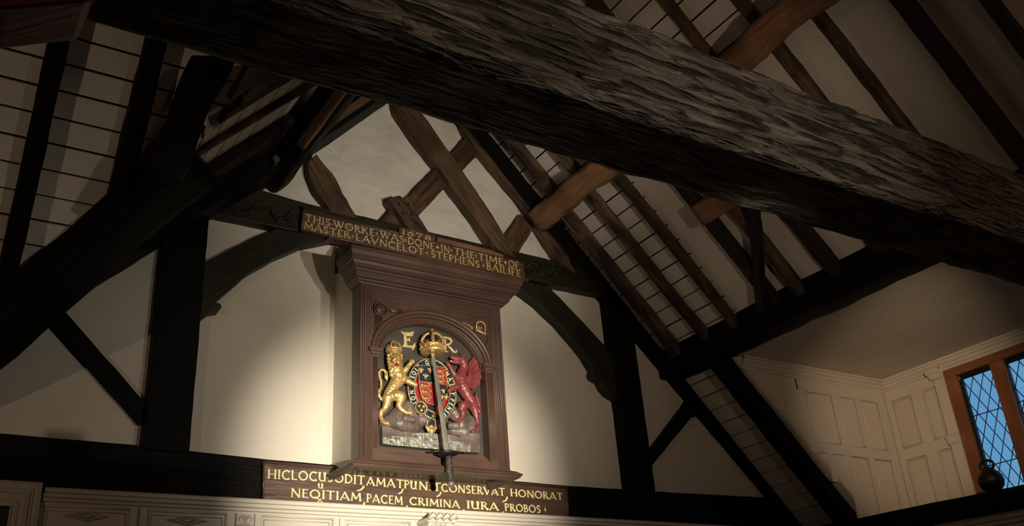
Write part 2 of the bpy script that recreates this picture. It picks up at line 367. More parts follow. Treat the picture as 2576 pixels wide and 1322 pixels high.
def diamond(mb, fn, depth, w_, h_):
    b = len(mb.v); pts = [(0, .5), (.35, .62), (.5, 1), (.65, .62), (1, .5), (.65, .38), (.5, 0), (.35, .38)]
    mb.v.append(fn(.5 * w_, .5 * h_) + depth * 1.6)
    for x, y in pts: mb.v.append(fn(x * w_, y * h_) + depth * .4)
    for i in range(8): mb.face([b, b + 1 + i, b + 1 + (i + 1) % 8])
def write(mb, words, y, depth=.004, swap=None):
    for (t, x0, z0, x1, z1, h) in words:
        if swap: t = ''.join(swap.get(c, c) for c in t)
        e = V((x1 - x0, 0, z1 - z0)); L = e.length; e.normalize(); up = V((-e.z, 0, e.x)); o = V((x0, y, z0)); dv = V((0, -depth, 0))
        if t == '*':
            diamond(mb, lambda a, b_: o + e * a + up * b_, dv, L, h); continue
        tot = sum(GL[c][0] for c in t) + .12 * (len(t) - 1); sx = L / tot; cur = 0
        for c in t:
            gw, st = GL[c]
            for k, (pts, th, s0, s1) in enumerate(st):
                ribbon(mb, [(a + cur, b_) for a, b_ in pts], th, s0, s1, lambda a, b_: o + e * (a * sx) + up * (b_ * h), dv * (1 + .02 * k))
            cur += gw + .12
D = {}
D['arch_left'] = [(-0.739,4.662),(-1.146,4.665),(-1.392,4.484),(-1.633,4.292),(-1.734,4.184),(-1.687,3.833),(-1.632,3.881),(-1.602,3.906),(-1.57,3.957),(-1.536,3.989),(-1.487,4.005),(-1.472,4.035),(-1.488,4.057),(-1.516,4.055),(-1.447,4.141),(-1.327,4.284),(-1.149,4.44),(-0.961,4.569)]
D['arch_right'] = [(0.771,4.641),(1.067,4.635),(1.279,4.459),(1.533,4.237),(1.651,4.142),(1.657,3.764),(1.54,3.815),(1.499,3.859),(1.471,3.91),(1.416,3.93),(1.401,3.96),(1.417,4.001),(1.353,4.101),(1.251,4.209),(1.114,4.341),(0.94,4.469),(0.775,4.558)]
D['strut_left'] = [(-2.384,3.89),(-1.863,3.369),(-1.875,3.248),(-2.458,3.823),(-2.492,3.891),(-2.418,3.954)]
D['strut_right'] = [(2.33,3.805),(1.812,3.305),(1.825,3.214),(2.406,3.729),(2.529,3.758),(2.429,3.918)]
D['gable_diag'] = [(-0.281,5.957),(-0.258,5.889),(-0.088,5.664),(0.074,5.494),(0.19,5.327),(0.411,5.073),(0.541,4.869),(0.747,4.808),(0.677,4.95),(0.585,5.099),(0.414,5.333),(0.191,5.629),(-0.04,5.919),(-0.091,6.017)]
D['gable_cross_up'] = [(0.349,5.939),(0.39,5.87),(0.215,5.625),(0.124,5.548),(0.206,5.389),(0.314,5.497),(0.485,5.711),(0.604,5.698),(0.544,5.951)]
D['gable_cross_low'] = [(0.105,5.506),(0.08,5.467),(-0.144,5.18),(-0.293,5.025),(-0.402,4.881),(-0.212,4.792),(-0.15,4.885),(-0.055,5.031),(0.18,5.335),(0.213,5.372)]
D['gable_stub'] = [(-0.338,5.072),(-0.313,5.085),(-0.251,5.117),(-0.226,5.097),(-0.199,5.137),(-0.17,5.138),(-0.126,5.02),(-0.072,4.948),(0.001,4.848),(0.009,4.797),(-0.147,4.789),(-0.175,4.855),(-0.266,4.97)]
D['gable_left'] = [(-0.885,5.322),(-0.762,5.188),(-0.652,5.008),(-0.578,4.895),(-0.556,4.797),(-0.73,4.806),(-0.777,4.9),(-0.889,5.024),(-0.93,5.13),(-0.945,5.232)]
D['gable_right_low'] = [(0.852,5.251),(0.969,5.143),(0.796,4.867),(0.744,4.773),(0.567,4.823),(0.677,5.006)]
D['gable_raf_right'] = [(0.327,5.951),(0.394,5.818),(0.852,5.358),(0.988,5.152),(1.202,4.845),(1.341,4.793),(1.183,5.159),(0.992,5.411),(0.757,5.615),(0.604,5.879),(0.476,5.965)]
D['lion_body'] = [[(-0.4409,-0.41,3.746,0.0435),(-0.4438,-0.42,3.7108,0.0468),(-0.4358,-0.41,3.6807,0.0502),(-0.4326,-0.41,3.6431,0.0518),(-0.4223,-0.41,3.6032,0.0502),(-0.4107,-0.4,3.5805,0.046),(-0.4361,-0.4,3.5502,0.0418),(-0.4613,-0.4,3.5133,0.0368),(-0.4769,-0.395,3.4793,0.0368),(-0.4862,-0.395,3.4548,0.0351)],[(-0.4862,-0.395,3.4548,0.0334),(-0.4914,-0.395,3.4176,0.0284),(-0.5033,-0.39,3.3847,0.0184),(-0.5277,-0.39,3.3623,0.0184),(-0.5313,-0.39,3.3357,0.015),(-0.5247,-0.395,3.3023,0.0159),(-0.5097,-0.41,3.2833,0.015),(-0.497,-0.42,3.285,0.0117)],[(-0.4759,-0.4,3.4578,0.0318),(-0.4429,-0.42,3.4689,0.0368),(-0.4064,-0.425,3.4648,0.0351),(-0.4139,-0.425,3.4305,0.0251),(-0.4225,-0.42,3.4044,0.0184),(-0.4041,-0.425,3.3784,0.015),(-0.3714,-0.43,3.3605,0.015),(-0.3479,-0.44,3.36,0.0134)],[(-0.3969,-0.41,3.6271,0.0284),(-0.3738,-0.43,3.6442,0.0201),(-0.354,-0.435,3.6728,0.0167),(-0.3379,-0.44,3.6941,0.0167),(-0.3303,-0.44,3.7056,0.0117)],[(-0.3864,-0.41,3.6009,0.0284),(-0.3656,-0.44,3.5665,0.0217),(-0.3419,-0.45,3.5526,0.0184),(-0.3193,-0.455,3.5435,0.0167)],[(-0.4877,-0.38,3.4492,0.0117),(-0.5228,-0.38,3.4452,0.0109),(-0.5381,-0.38,3.4702,0.01),(-0.5366,-0.38,3.4972,0.01),(-0.5225,-0.38,3.5257,0.01),(-0.5224,-0.38,3.5596,0.01),(-0.5328,-0.38,3.5922,0.01),(-0.5362,-0.38,3.6225,0.01),(-0.5243,-0.385,3.6408,0.01),(-0.5054,-0.39,3.6389,0.01),(-0.4913,-0.39,3.6215,0.0117),(-0.4914,-0.39,3.5942,0.015),(-0.4866,-0.39,3.5757,0.0067)]]
D['lion_mane'] = [[(-0.4912,-0.425,3.7268,0.0134)],[(-0.4025,-0.425,3.7392,0.0134)],[(-0.4913,-0.425,3.7061,0.0134)],[(-0.4007,-0.425,3.7185,0.0125)],[(-0.4894,-0.425,3.6856,0.0142)],[(-0.4024,-0.425,3.6974,0.0125)],[(-0.4845,-0.425,3.6657,0.015)],[(-0.3998,-0.425,3.6756,0.0134)],[(-0.479,-0.425,3.6458,0.0167)],[(-0.4037,-0.425,3.6543,0.015)],[(-0.4682,-0.435,3.6357,0.015)],[(-0.4266,-0.435,3.6439,0.015)],[(-0.4507,-0.44,3.6274,0.0167)],[(-0.4721,-0.425,3.6228,0.0167)],[(-0.3968,-0.425,3.6325,0.0167)],[(-0.4592,-0.435,3.6075,0.0167)],[(-0.4366,-0.44,3.6122,0.0167)],[(-0.4128,-0.435,3.6086,0.0167)],[(-0.4723,-0.425,3.6002,0.015)],[(-0.3826,-0.425,3.6206,0.0134)],[(-0.4511,-0.44,3.5885,0.015)],[(-0.4262,-0.44,3.5876,0.015)],[(-0.462,-0.43,3.5849,0.0125)],[(-0.4023,-0.435,3.5908,0.015)],[(-0.4097,-0.435,3.5728,0.0125)],[(-0.4347,-0.435,3.5745,0.0125)]]
D['lion_face'] = [[(-0.4604,-0.455,3.7173,0.0184),(-0.4664,-0.47,3.6907,0.0142)],[(-0.4762,-0.465,3.6821,0.0117)],[(-0.4519,-0.465,3.6854,0.0117)],[(-0.4793,-0.46,3.7095,0.0075),(-0.4855,-0.455,3.7083,0.005)],[(-0.4464,-0.46,3.7141,0.0075),(-0.4353,-0.455,3.7152,0.005)],[(-0.4602,-0.455,3.6739,0.01)],[(-0.4832,-0.44,3.7332,0.0084)],[(-0.4235,-0.44,3.7415,0.0084)]]
D['lion_tongue'] = [[(-0.455,-0.465,3.6678,0.0067),(-0.448,-0.465,3.6585,0.0109),(-0.4459,-0.465,3.6519,0.0075)]]
D['lion_claws'] = [[(-0.5122,-0.43,3.2704,0.0059)],[(-0.5025,-0.43,3.2726,0.0059)],[(-0.4942,-0.43,3.2773,0.0059)],[(-0.3576,-0.445,3.3496,0.0059)],[(-0.3476,-0.445,3.352,0.0059)],[(-0.3397,-0.445,3.3581,0.0059)],[(-0.3462,-0.45,3.7049,0.0067)],[(-0.3345,-0.45,3.7079,0.0067)],[(-0.3259,-0.45,3.7021,0.0067)],[(-0.3246,-0.45,3.6925,0.0067)],[(-0.3267,-0.46,3.5512,0.0059)],[(-0.3145,-0.46,3.5493,0.0059)],[(-0.311,-0.46,3.5395,0.0059)],[(-0.3185,-0.46,3.5305,0.0059)]]
D['dragon_body'] = [[(-0.0298,-0.42,3.7798,0.0109),(-0.0091,-0.42,3.7754,0.0184),(0.018,-0.42,3.7741,0.0234),(0.0484,-0.415,3.7799,0.0284)],[(-0.0372,-0.42,3.7485,0.0042),(-0.0142,-0.42,3.7459,0.01),(0.0238,-0.415,3.7549,0.0184),(0.048,-0.415,3.7726,0.0234)],[(0.0509,-0.41,3.7747,0.0301),(0.0693,-0.41,3.7482,0.0301),(0.0695,-0.4,3.7191,0.0318),(0.0521,-0.4,3.6808,0.0368),(0.0395,-0.405,3.6347,0.0435),(0.0463,-0.41,3.5914,0.0451),(0.068,-0.41,3.5587,0.0401),(0.0896,-0.41,3.5259,0.0368),(0.1112,-0.41,3.4933,0.0368),(0.1309,-0.4,3.4634,0.0334)],[(0.1313,-0.4,3.4704,0.0318),(0.1447,-0.4,3.4299,0.0251),(0.1541,-0.4,3.3891,0.0167),(0.1596,-0.4,3.3481,0.0142),(0.1363,-0.41,3.3088,0.0142),(0.1065,-0.42,3.2882,0.0109)],[(0.0949,-0.41,3.4775,0.0284),(0.0363,-0.43,3.4512,0.0334),(0.0239,-0.43,3.4292,0.0251),(0.0404,-0.425,3.3979,0.0184),(0.0237,-0.425,3.3654,0.015),(-0.0101,-0.43,3.347,0.0134),(-0.0464,-0.435,3.3521,0.01)],[(0.0217,-0.41,3.6452,0.0217),(-0.013,-0.425,3.6572,0.0184),(-0.0339,-0.43,3.6813,0.015),(-0.0509,-0.435,3.7059,0.0134),(-0.0719,-0.44,3.7264,0.0125)],[(0.0328,-0.42,3.5866,0.0234),(-0.0097,-0.44,3.5682,0.0184),(-0.0434,-0.445,3.5557,0.0167),(-0.0735,-0.45,3.5332,0.015)],[(0.1509,-0.38,3.4784,0.0184),(0.188,-0.38,3.4402,0.0167),(0.1896,-0.38,3.4685,0.015),(0.1825,-0.38,3.5102,0.0134),(0.1701,-0.38,3.5443,0.0117),(0.1715,-0.38,3.5694,0.0075)],[(0.0564,-0.41,3.8082,0.01),(0.0533,-0.41,3.8261,0.005)],[(0.0719,-0.41,3.8031,0.0084),(0.079,-0.41,3.8202,0.0042)],[(0.0229,-0.42,3.7965,0.0075),(0.0154,-0.42,3.8027,0.0033)],[(0.0935,-0.405,3.7859,0.0084),(0.1062,-0.405,3.8023,0.0042)]]
D['dragon_wing_ribs'] = [[(0.0825,-0.41,3.6171,0.0117),(0.1163,-0.4,3.7107,0.0075),(0.1779,-0.38,3.8355,0.005)],[(0.0825,-0.41,3.6171,0.01),(0.1533,-0.4,3.7373,0.0067),(0.2041,-0.38,3.7985,0.0042)],[(0.0825,-0.41,3.6171,0.01),(0.1677,-0.4,3.7101,0.0067),(0.2272,-0.38,3.739,0.0042)],[(0.0825,-0.41,3.6171,0.01),(0.1653,-0.4,3.6664,0.0067),(0.2273,-0.38,3.6842,0.0042)],[(0.0825,-0.41,3.6171,0.01),(0.1471,-0.4,3.621,0.0067),(0.2069,-0.38,3.6346,0.0042)],[(0.0825,-0.41,3.6171,0.01),(0.1222,-0.4,3.5966,0.0067),(0.161,-0.38,3.5931,0.0042)]]
D['dragon_wing'] = [(0.088,3.621),(0.104,3.695),(0.124,3.777),(0.166,3.831),(0.173,3.802),(0.196,3.794),(0.196,3.761),(0.219,3.737),(0.209,3.708),(0.218,3.68),(0.2,3.655),(0.197,3.628),(0.174,3.614),(0.151,3.584),(0.122,3.593)]
D['dragon_tongue'] = [[(-0.032,-0.425,3.7533,0.005),(-0.043,-0.425,3.7489,0.0042)]]
D['rock_mound'] = [[(-0.4841,-0.37,3.2937,0.0502),(-0.4419,-0.37,3.3241,0.0502),(-0.387,-0.36,3.3724,0.0585),(-0.3361,-0.36,3.418,0.0502),(-0.3157,-0.36,3.3529,0.0585),(-0.288,-0.36,3.2956,0.0502),(-0.3927,-0.37,3.3026,0.0502)],[(-0.2215,-0.36,3.349,0.0502),(-0.158,-0.35,3.3311,0.0418),(-0.1046,-0.36,3.3132,0.0418)],[(0.0046,-0.36,3.413,0.0502),(0.0495,-0.37,3.3457,0.0502),(0.1106,-0.36,3.3822,0.0418),(0.1486,-0.37,3.3278,0.0418),(-0.0076,-0.36,3.302,0.0418),(0.0642,-0.38,3.2897,0.0418)]]
D['log'] = [[(-0.3727,-0.41,3.3297,0.0251),(-0.3194,-0.41,3.3251,0.0251)]]
D['log_right'] = [[(-0.0493,-0.41,3.3148,0.0234),(-0.008,-0.41,3.3154,0.0284)]]
D['plinth'] = [(-0.528,3.268),(-0.5,3.272),(-0.452,3.259),(-0.403,3.247),(-0.325,3.252),(-0.317,3.222),(-0.318,3.248),(-0.181,3.258),(-0.041,3.257),(0.011,3.248),(0.057,3.263),(0.104,3.284),(0.15,3.285),(0.173,3.276),(0.166,3.157),(0.007,3.154),(-0.242,3.153),(-0.522,3.156)]
D['motto'] = [(-0.471,3.208),(-0.331,3.211),(-0.331,3.238),(-0.194,3.248),(-0.055,3.248),(-0.05,3.213),(0.085,3.211),(0.085,3.151),(-0.11,3.15),(-0.475,3.15)]
D['silver_left'] = [(-0.528,3.196),(-0.47,3.195),(-0.474,3.154),(-0.527,3.158)]
D['garter'] = {'L':[-0.34,3.538],'Rr':[0.009,3.579],'Tt':[-0.185,3.757],'B':[-0.142,3.338],'iL':[-0.292,3.543],'iR':[-0.03,3.575],'iT':[-0.182,3.723],'iB':[-0.17,3.393]}
D['shield'] = [(-0.266,3.698),(-0.165,3.708),(-0.065,3.709),(-0.059,3.589),(-0.066,3.518),(-0.098,3.466),(-0.136,3.44),(-0.21,3.45),(-0.249,3.49),(-0.265,3.578)]
D['shield_marks'] = [(-0.267,3.588),(-0.142,3.593),(-0.06,3.585),(-0.14,3.709),(-0.147,3.44)]
D['fleurs'] = [(-0.25,3.663),(-0.183,3.672),(-0.218,3.626),(-0.089,3.54),(-0.104,3.497),(-0.072,3.501)]
D['small_lions'] = [(-0.212,3.56),(-0.207,3.52),(-0.208,3.478),(-0.1,3.676),(-0.099,3.641),(-0.098,3.606)]
D['buckle'] = [(-0.258,3.412),(-0.294,3.408),(-0.257,3.443)]
D['strap_end'] = [(-0.212,3.433),(-0.144,3.437),(-0.154,3.291),(-0.211,3.289)]
D['strap_loop'] = [(-0.235,3.404),(-0.209,3.407),(-0.114,3.373),(-0.119,3.335),(-0.152,3.34),(-0.225,3.365)]
D['pendant'] = [[(-0.2196,-0.41,3.2851,0.0142)],[(-0.1903,-0.41,3.2912,0.0167)],[(-0.1612,-0.41,3.2873,0.0142)],[(-0.191,-0.41,3.2678,0.0234)],[(-0.2091,-0.41,3.2695,0.0134)],[(-0.1705,-0.41,3.2718,0.0134)],[(-0.1915,-0.41,3.2512,0.015)],[(-0.1978,-0.41,3.2361,0.0075)],[(-0.2265,-0.41,3.2977,0.0067)],[(-0.152,-0.41,3.3016,0.0067)]]
D['letter_E'] = [(-0.37,3.939),(-0.352,3.933),(-0.31,3.937),(-0.272,3.952),(-0.278,3.924),(-0.286,3.912),(-0.331,3.908),(-0.328,3.891),(-0.311,3.895),(-0.304,3.905),(-0.302,3.869),(-0.311,3.878),(-0.326,3.876),(-0.325,3.846),(-0.29,3.845),(-0.263,3.875),(-0.264,3.844),(-0.283,3.814),(-0.291,3.815),(-0.285,3.829),(-0.364,3.83),(-0.348,3.847),(-0.348,3.913),(-0.36,3.927)]
D['letter_R'] = [(-0.072,3.945),(-0.011,3.952),(0.016,3.943),(0.022,3.922),(0.006,3.899),(-0.008,3.889),(0.024,3.86),(0.041,3.865),(0.053,3.854),(0.037,3.84),(0.015,3.846),(-0.025,3.889),(-0.033,3.888),(-0.032,3.868),(-0.015,3.857),(-0.021,3.838),(-0.04,3.838),(-0.047,3.865),(-0.042,3.928),(-0.053,3.937)]
D['letter_R_hole'] = [(-0.03,3.933),(-0.01,3.933),(0.001,3.919),(-0.014,3.898),(-0.03,3.899)]
D['crown'] = [(-0.269,3.787),(-0.171,3.796),(-0.069,3.815),(-0.147,3.948),(-0.171,3.781)]
D['crown_center'] = [(-0.174,3.793),(-0.27,3.785),(-0.072,3.808),(-0.151,3.949)]
D['lion_crown'] = [(-0.45,3.754),(-0.503,3.763),(-0.396,3.767),(-0.446,3.834)]
D['sword'] = [[-0.19,-0.46,3.752],[-0.144,-0.53,3.1],[-0.138,-0.55,2.892]]
D['rosette'] = [(-0.563,4.03),(-0.499,4.041)]
D['wen'] = [(0.071,4.031),(0.146,4.005),(0.161,4.008),(0.234,3.982),(0.238,4.046),(0.204,4.062),(0.166,4.046)]
D['signs_low'] = [(-1.169,3.067),(1.034,3.048),(1.023,2.825),(-1.159,2.832)]
D['signs_up'] = [(-0.982,4.814),(0.805,4.777),(0.797,4.632),(-0.986,4.662)]
D['ledge_up'] = [(-0.991,4.851),(-0.277,4.842),(-0.268,4.805),(-0.268,4.841),(0.033,4.836),(0.031,4.773),(0.046,4.832),(0.56,4.817),(0.557,4.762)]
D['carve_l'] = [(-1.285,4.897),(-0.97,4.878),(-1.634,4.653),(-0.972,4.684)]
D['words_up'] = [('THIS',-0.968,4.741,-0.786,4.738,0.054),('WORKE',-0.762,4.738,-0.452,4.733,0.055),('*',-0.445,4.733,-0.42,4.733,0.057),('WAS',-0.409,4.732,-0.22,4.729,0.057),('*',-0.218,4.729,-0.196,4.729,0.057),('DONE',-0.191,4.729,0.028,4.725,0.058),('*',0.04,4.725,0.071,4.725,0.059),('IN',0.081,4.724,0.152,4.723,0.059),('*',0.16,4.723,0.179,4.723,0.059),('THE',0.191,4.723,0.365,4.72,0.059),('*',0.372,4.72,0.391,4.72,0.06),('TIME',0.397,4.719,0.62,4.716,0.06),('*',0.628,4.716,0.656,4.715,0.061),('OF',0.668,4.715,0.761,4.714,0.061),('MASTER',-0.975,4.678,-0.638,4.672,0.054),('*',-0.627,4.671,-0.605,4.671,0.055),('LAVNCELOT',-0.596,4.671,-0.061,4.661,0.055),('*',-0.046,4.661,-0.023,4.66,0.058),('STEPHENS',-0.004,4.66,0.406,4.653,0.058),('*',0.432,4.652,0.454,4.652,0.06),('BAILIFE',0.466,4.652,0.774,4.646,0.06)]
D['words_date'] = [('1678',-0.248,4.793,-0.004,4.787,0.04)]
D['words_low'] = [('HIC',-1.142,2.966,-1.004,2.967,0.056),('LOCUS',-0.997,2.969,-0.731,2.971,0.056),('ODIT',-0.723,2.971,-0.52,2.968,0.056),(',',-0.573,2.927,-0.522,2.93,0.031),('AMAT',-0.509,2.965,-0.251,2.962,0.054),(',',-0.291,2.925,-0.252,2.928,0.031),('PU',-0.247,2.963,-0.155,2.961,0.053),('NIT',-0.142,2.96,0.018,2.959,0.054),(',',-0.016,2.923,0.021,2.926,0.03),('CONSERVAT',0.022,2.958,0.511,2.957,0.052),(',',0.487,2.917,0.531,2.919,0.034),('HONORAT',0.555,2.958,0.99,2.954,0.05),('NEQITIAM',-0.996,2.866,-0.542,2.864,0.052),('u',-0.825,2.927,-0.788,2.928,0.03),('^',-0.831,2.838,-0.791,2.839,0.021),(',',-0.556,2.829,-0.517,2.831,0.03),('PACEM',-0.507,2.861,-0.259,2.857,0.053),(',',-0.258,2.826,-0.225,2.828,0.028),('CRIMINA',-0.211,2.861,0.154,2.856,0.049),(',',0.153,2.824,0.189,2.826,0.026),('IURA',0.208,2.858,0.452,2.855,0.052),(',',0.458,2.827,0.491,2.828,0.024),('PROBOS',0.503,2.856,0.792,2.856,0.051),('*',0.822,2.859,0.846,2.86,0.045)]
D['words_arms'] = [('WEN',0.065,4.025,0.14,4.002,0.024),('1587',0.172,4.012,0.215,4.008,0.022)]
D['hooked'] = {'strut':[(-2.136,-1.6,4.626),(-2.177,-1.6,4.444),(-2.191,-1.6,4.288),(-2.228,-1.6,4.186),(-2.244,-1.6,3.984),(-2.097,-1.6,3.991),(-2.018,-1.6,4.365),(-1.912,-1.6,4.705)]}
# =================================================================== THE SETTING
PITCH = 1.07; ZB = 6.55; SL = math.sqrt(1 + PITCH ** 2)
def zr(x): return ZB - PITCH * abs(x)          # underside of the roof lining, main roof
def wedge(a, b, nrm, th):                       # helper: thick polygon from a list of 3D corners
    pass
def slab(mb, pts, n, th):
    """thick flat panel: corners pts, pushed along n by th"""
    n = V(n).normalized(); b = len(mb.v); k = len(pts)
    pts = [V(p) for p in pts]; mb.v += pts + [p + n * th for p in pts]
    ex = (pts[1] - pts[0]).normalized(); ey = n.cross(ex)
    U = lambda p: (p.dot(ex), p.dot(ey))
    mb.face([b + i for i in range(k)], [U(p) for p in pts]); mb.face([b + k + i for i in reversed(range(k))], [U(p) for p in reversed(pts)])
    for i in range(k):
        j = (i + 1) % k; mb.face([b + i, b + j, b + k + j, b + k + i], [U(pts[i]), U(pts[j]), U(pts[j]), U(pts[i])])
    return mb

# gable wall (plaster between the timbers), floor and the walls round the room
mb = MB(); mb.prism([(-7.2, 0), (3.9, 0), (3.9, 2.45), (2.36, 4.10), (0, 6.62), (-3.3, 3.10), (-7.2, 3.10)], 0, .12); struct(mb, 'wall_gable', 'plaster')
mb = MB(); mb.prism([(-1.32, 4.90), (1.36, 4.88), (.02, 6.33)], -.012, .01)
o = struct(mb, 'wall_gable_apex', 'plaster_rough')
mb = MB(); mb.box(-7.2, 4.3, -9.2, .12, -.1, 0); struct(mb, 'floor', 'floor')
mb = MB(); mb.prism([(-7.2, 0), (3.9, 0), (3.9, 2.45), (2.36, 4.10), (0, 6.62), (-3.3, 3.10), (-7.2, 3.10)], -9.2, -9.1); struct(mb, 'wall_back', 'cream')
mb = MB(); mb.prism([(-9.2, 0), (.12, 0), (.12, 3.2), (-2.9, 6.45), (-3.1, 6.45), (-6.1, 3.2), (-9.2, 3.2)], -7.3, -7.2, axis='x'); struct(mb, 'wall_left', 'plaster')
mb = MB(); mb.box(-7.2, -3.3, -6.3, -6.2, 0, 3.2); struct(mb, 'wall_wing', 'cream')
mb = MB(); mb.box(-3.4, -3.3, -9.2, -6.2, 0, 3.2); struct(mb, 'wall_side', 'cream')
mb = MB(); mb.box(3.44, 3.56, -9.2, .12, 0, 2.66); struct(mb, 'wall_right', 'cream')

# roof backing (outer skin behind the lining) and lining
NR = V((PITCH, 0, 1)).normalized(); NL = V((-PITCH, 0, 1)).normalized()
def MR(x, y, up=0): return V((x, y, ZB - PITCH * x)) + NR * up
def ML(x, y, up=0): return V((x, y, ZB + PITCH * x)) + NL * up
mb = MB()
slab(mb, [MR(0, .12, .05), MR(0, -9.2, .05), MR(2.36, -9.2, .05), MR(2.36, .12, .05)], NR, .05)
slab(mb, [MR(2.36, .12, .05), MR(2.36, -.62, .05), MR(3.9, -.62, .05), MR(3.9, .12, .05)], NR, .05)
slab(mb, [MR(2.36, -4.36, .05), MR(2.36, -9.2, .05), MR(3.9, -9.2, .05), MR(3.9, -4.36, .05)], NR, .05)
struct(mb, 'ceiling_right_backing', 'iron')
mb = MB()
slab(mb, [ML(0, .12, .05), ML(-3.34, .12, .05), ML(-.22, -3.0, .05), ML(0, -3.0, .05)], NL, .05)
slab(mb, [ML(0, -9.2, .05), ML(-3.4, -9.2, .05), ML(-3.34, -6.12, .05), ML(-.22, -3.0, .05), ML(0, -3.0, .05)], NL, .05)
struct(mb, 'ceiling_left_backing', 'iron')

def board_field(mb, P, a0, a1, s0, s1, phase, pitch, n, seed, gap=.006, clip=None):
    """boards running along a, laid side by side up the slope s; P(a, s, up) -> point"""
    rnd = random.Random(seed); k = math.floor((s0 - phase) / pitch)
    while phase + k * pitch < s1 - .01:
        lo = max(phase + k * pitch + gap / 2, s0); hi = min(phase + (k + 1) * pitch - gap / 2, s1); k += 1
        if hi - lo < .01: continue
        t = rnd.uniform(-.0025, .0025); u = rnd.uniform(0, .003); g = rnd.uniform(0, .003)
        A0, A1 = a0, a1
        if clip: A0, A1 = clip((lo + hi) / 2, a0, a1)
        slab(mb, [P(A0, lo + g, u + t), P(A0, hi, u), P(A1, hi, u - t), P(A1, lo + g, u)], n, .02)
# right slope: s measured as x; boards run along y
PR = lambda a, s, up: MR(s, a, up)
mb = MB()
board_field(mb, PR, .02, -2.75, .02, 1.095, .574, .0965, NR, 3)
board_field(mb, PR, .02, -.97, 1.10, 2.36, 1.380, .0940, NR, 4)
board_field(mb, PR, .02, -.62, 2.36, 3.62, 2.405, .0925, NR, 5)
struct(mb, 'ceiling_right_boards', 'boards')
mb = MB()
slab(mb, [MR(0, -2.756, .004), MR(0, -9.2, .004), MR(1.1, -9.2, .004), MR(1.1, -2.756, .004)], NR, .03)
slab(mb, [MR(1.1, -.975, .004), MR(1.1, -9.2, .004), MR(2.36, -9.2, .004), MR(2.36, -.975, .004)], NR, .03)
slab(mb, [MR(2.36, -4.36, .004), MR(2.36, -9.2, .004), MR(3.7, -9.2, .004), MR(3.7, -4.36, .004)], NR, .03)
struct(mb, 'ceiling_right_plaster', 'boards')
# left slope of the main roof (as far as the valley) and the cross wing roof beyond it
mb = MB()
def clipL(s, a0, a1): return (.02, max(a1, -(3.22 - s)))        # valley: x = -3.22 - y
board_field(mb, lambda a, s, up: ML(-s, a, up), .02, -3.1, .02, 3.2, .05, .0945, NL, 6, clip=clipL)
struct(mb, 'ceiling_left_boards', 'boards')
mb = MB(); slab(mb, [ML(-.01, -3.0, .004), ML(-.22, -3.0, .004), ML(-3.34, -6.12, .004), ML(-3.4, -9.2, .004), ML(-.01, -9.2, .004)], NL, .03)
struct(mb, 'ceiling_left_plaster', 'boards')
WZ = 3.10; NW = V((0, PITCH, 1)).normalized()
def MW(x, y, up=0): return V((x, y, WZ - PITCH * y)) + NW * up
NW2 = V((0, -PITCH, 1)).normalized()
def MW2(x, y, up=0): return V((x, y, WZ + PITCH * (y + 6.2))) + NW2 * up
mb = MB()
slab(mb, [MW(-7.25, .12, .05), MW(-3.34, .12, .05), MW(-.12, -3.1, .05), MW(-7.25, -3.1, .05)], NW, .05)
slab(mb, [MW2(-7.25, -6.3, .05), MW2(-3.42, -6.3, .05), MW2(-.12, -3.1, .05), MW2(-7.25, -3.1, .05)], NW2, .05)
struct(mb, 'ceiling_wing_backing', 'iron')
mb = MB()
board_field(mb, lambda a, s, up: MW(a, -s, up), -7.2, -.1, .0, 3.1, .846, .0913, NW, 8, .0065, clip=lambda s, a0, a1: (a0, -3.22 + s))
struct(mb, 'ceiling_wing_boards', 'boards')
mb = MB(); slab(mb, [MW2(-7.2, -6.2, .004), MW2(-3.32, -6.2, .004), MW2(-.12, -3.1, .004), MW2(-7.2, -3.1, .004)], NW2, .03)
struct(mb, 'ceiling_wing_plaster', 'boards')

# =================================================================== ROOF TIMBERS
RG = 'rafters of the right roof slope'
def rafterR(y0, y1, x0, x1, mat, label, depth=.075, seed=0, rough=.006, group=RG):
    yc, wd = (y0 + y1) / 2, abs(y1 - y0); up = -depth / 2
    mb = MB(); mb.beam(MR(x0, yc, up), MR(x1, yc, up), wd, depth, (0, 1, 0), NR, rough, .07, 6, .16, seed=seed)
    return solo(mb, 'rafter', mat, label, 'rafter', group)
up_ = [(-.238, -.338, .02, 1.10, 'rafter', 'brown rafter above the short orange purlin, nearest the gable wall'),
       (-.579, -.67, .02, 1.10, 'rafter', 'mottled brown rafter above the purlin, second out from the gable'),
       (-.95, -1.03, .02, 1.10, 'rafter', 'brown notched rafter ending on the purlin just behind the tie beam'),
       (-1.33, -1.41, .02, 1.10, 'rafter', 'rafter above the purlin, hidden behind the middle of the great tie beam'),
       (-1.69, -1.77, .02, 1.10, 'rafter', 'dark rafter at top centre, leftmost seen over the tie beam'),
       (-2.14, -2.20, .02, 1.10, 'rafter', 'dark rafter over the tie beam that runs down to the purlin'),
       (-2.545, -2.62, .02, 2.20, 'rafter', 'black rafter crossing just right of the purlin above the tie beam'),
       (-2.88, -2.948, .02, 2.20, 'rafter', 'long rafter with a brown sunlit-looking top, right of the purlin'),
       (-3.30, -3.40, .02, 2.20, 'blackred', 'black wide rafter at upper right with a ragged lower edge'),
       (-3.67, -3.745, .02, 2.20, 'blackred', 'dark rafter cutting the top right corner of the picture')]
for i, (a, b, c, d, m, l) in enumerate(up_):
    rafterR(a, b, c, d, m, l.replace('sunlit-looking', 'lighter'), seed=i + 1, group=RG)
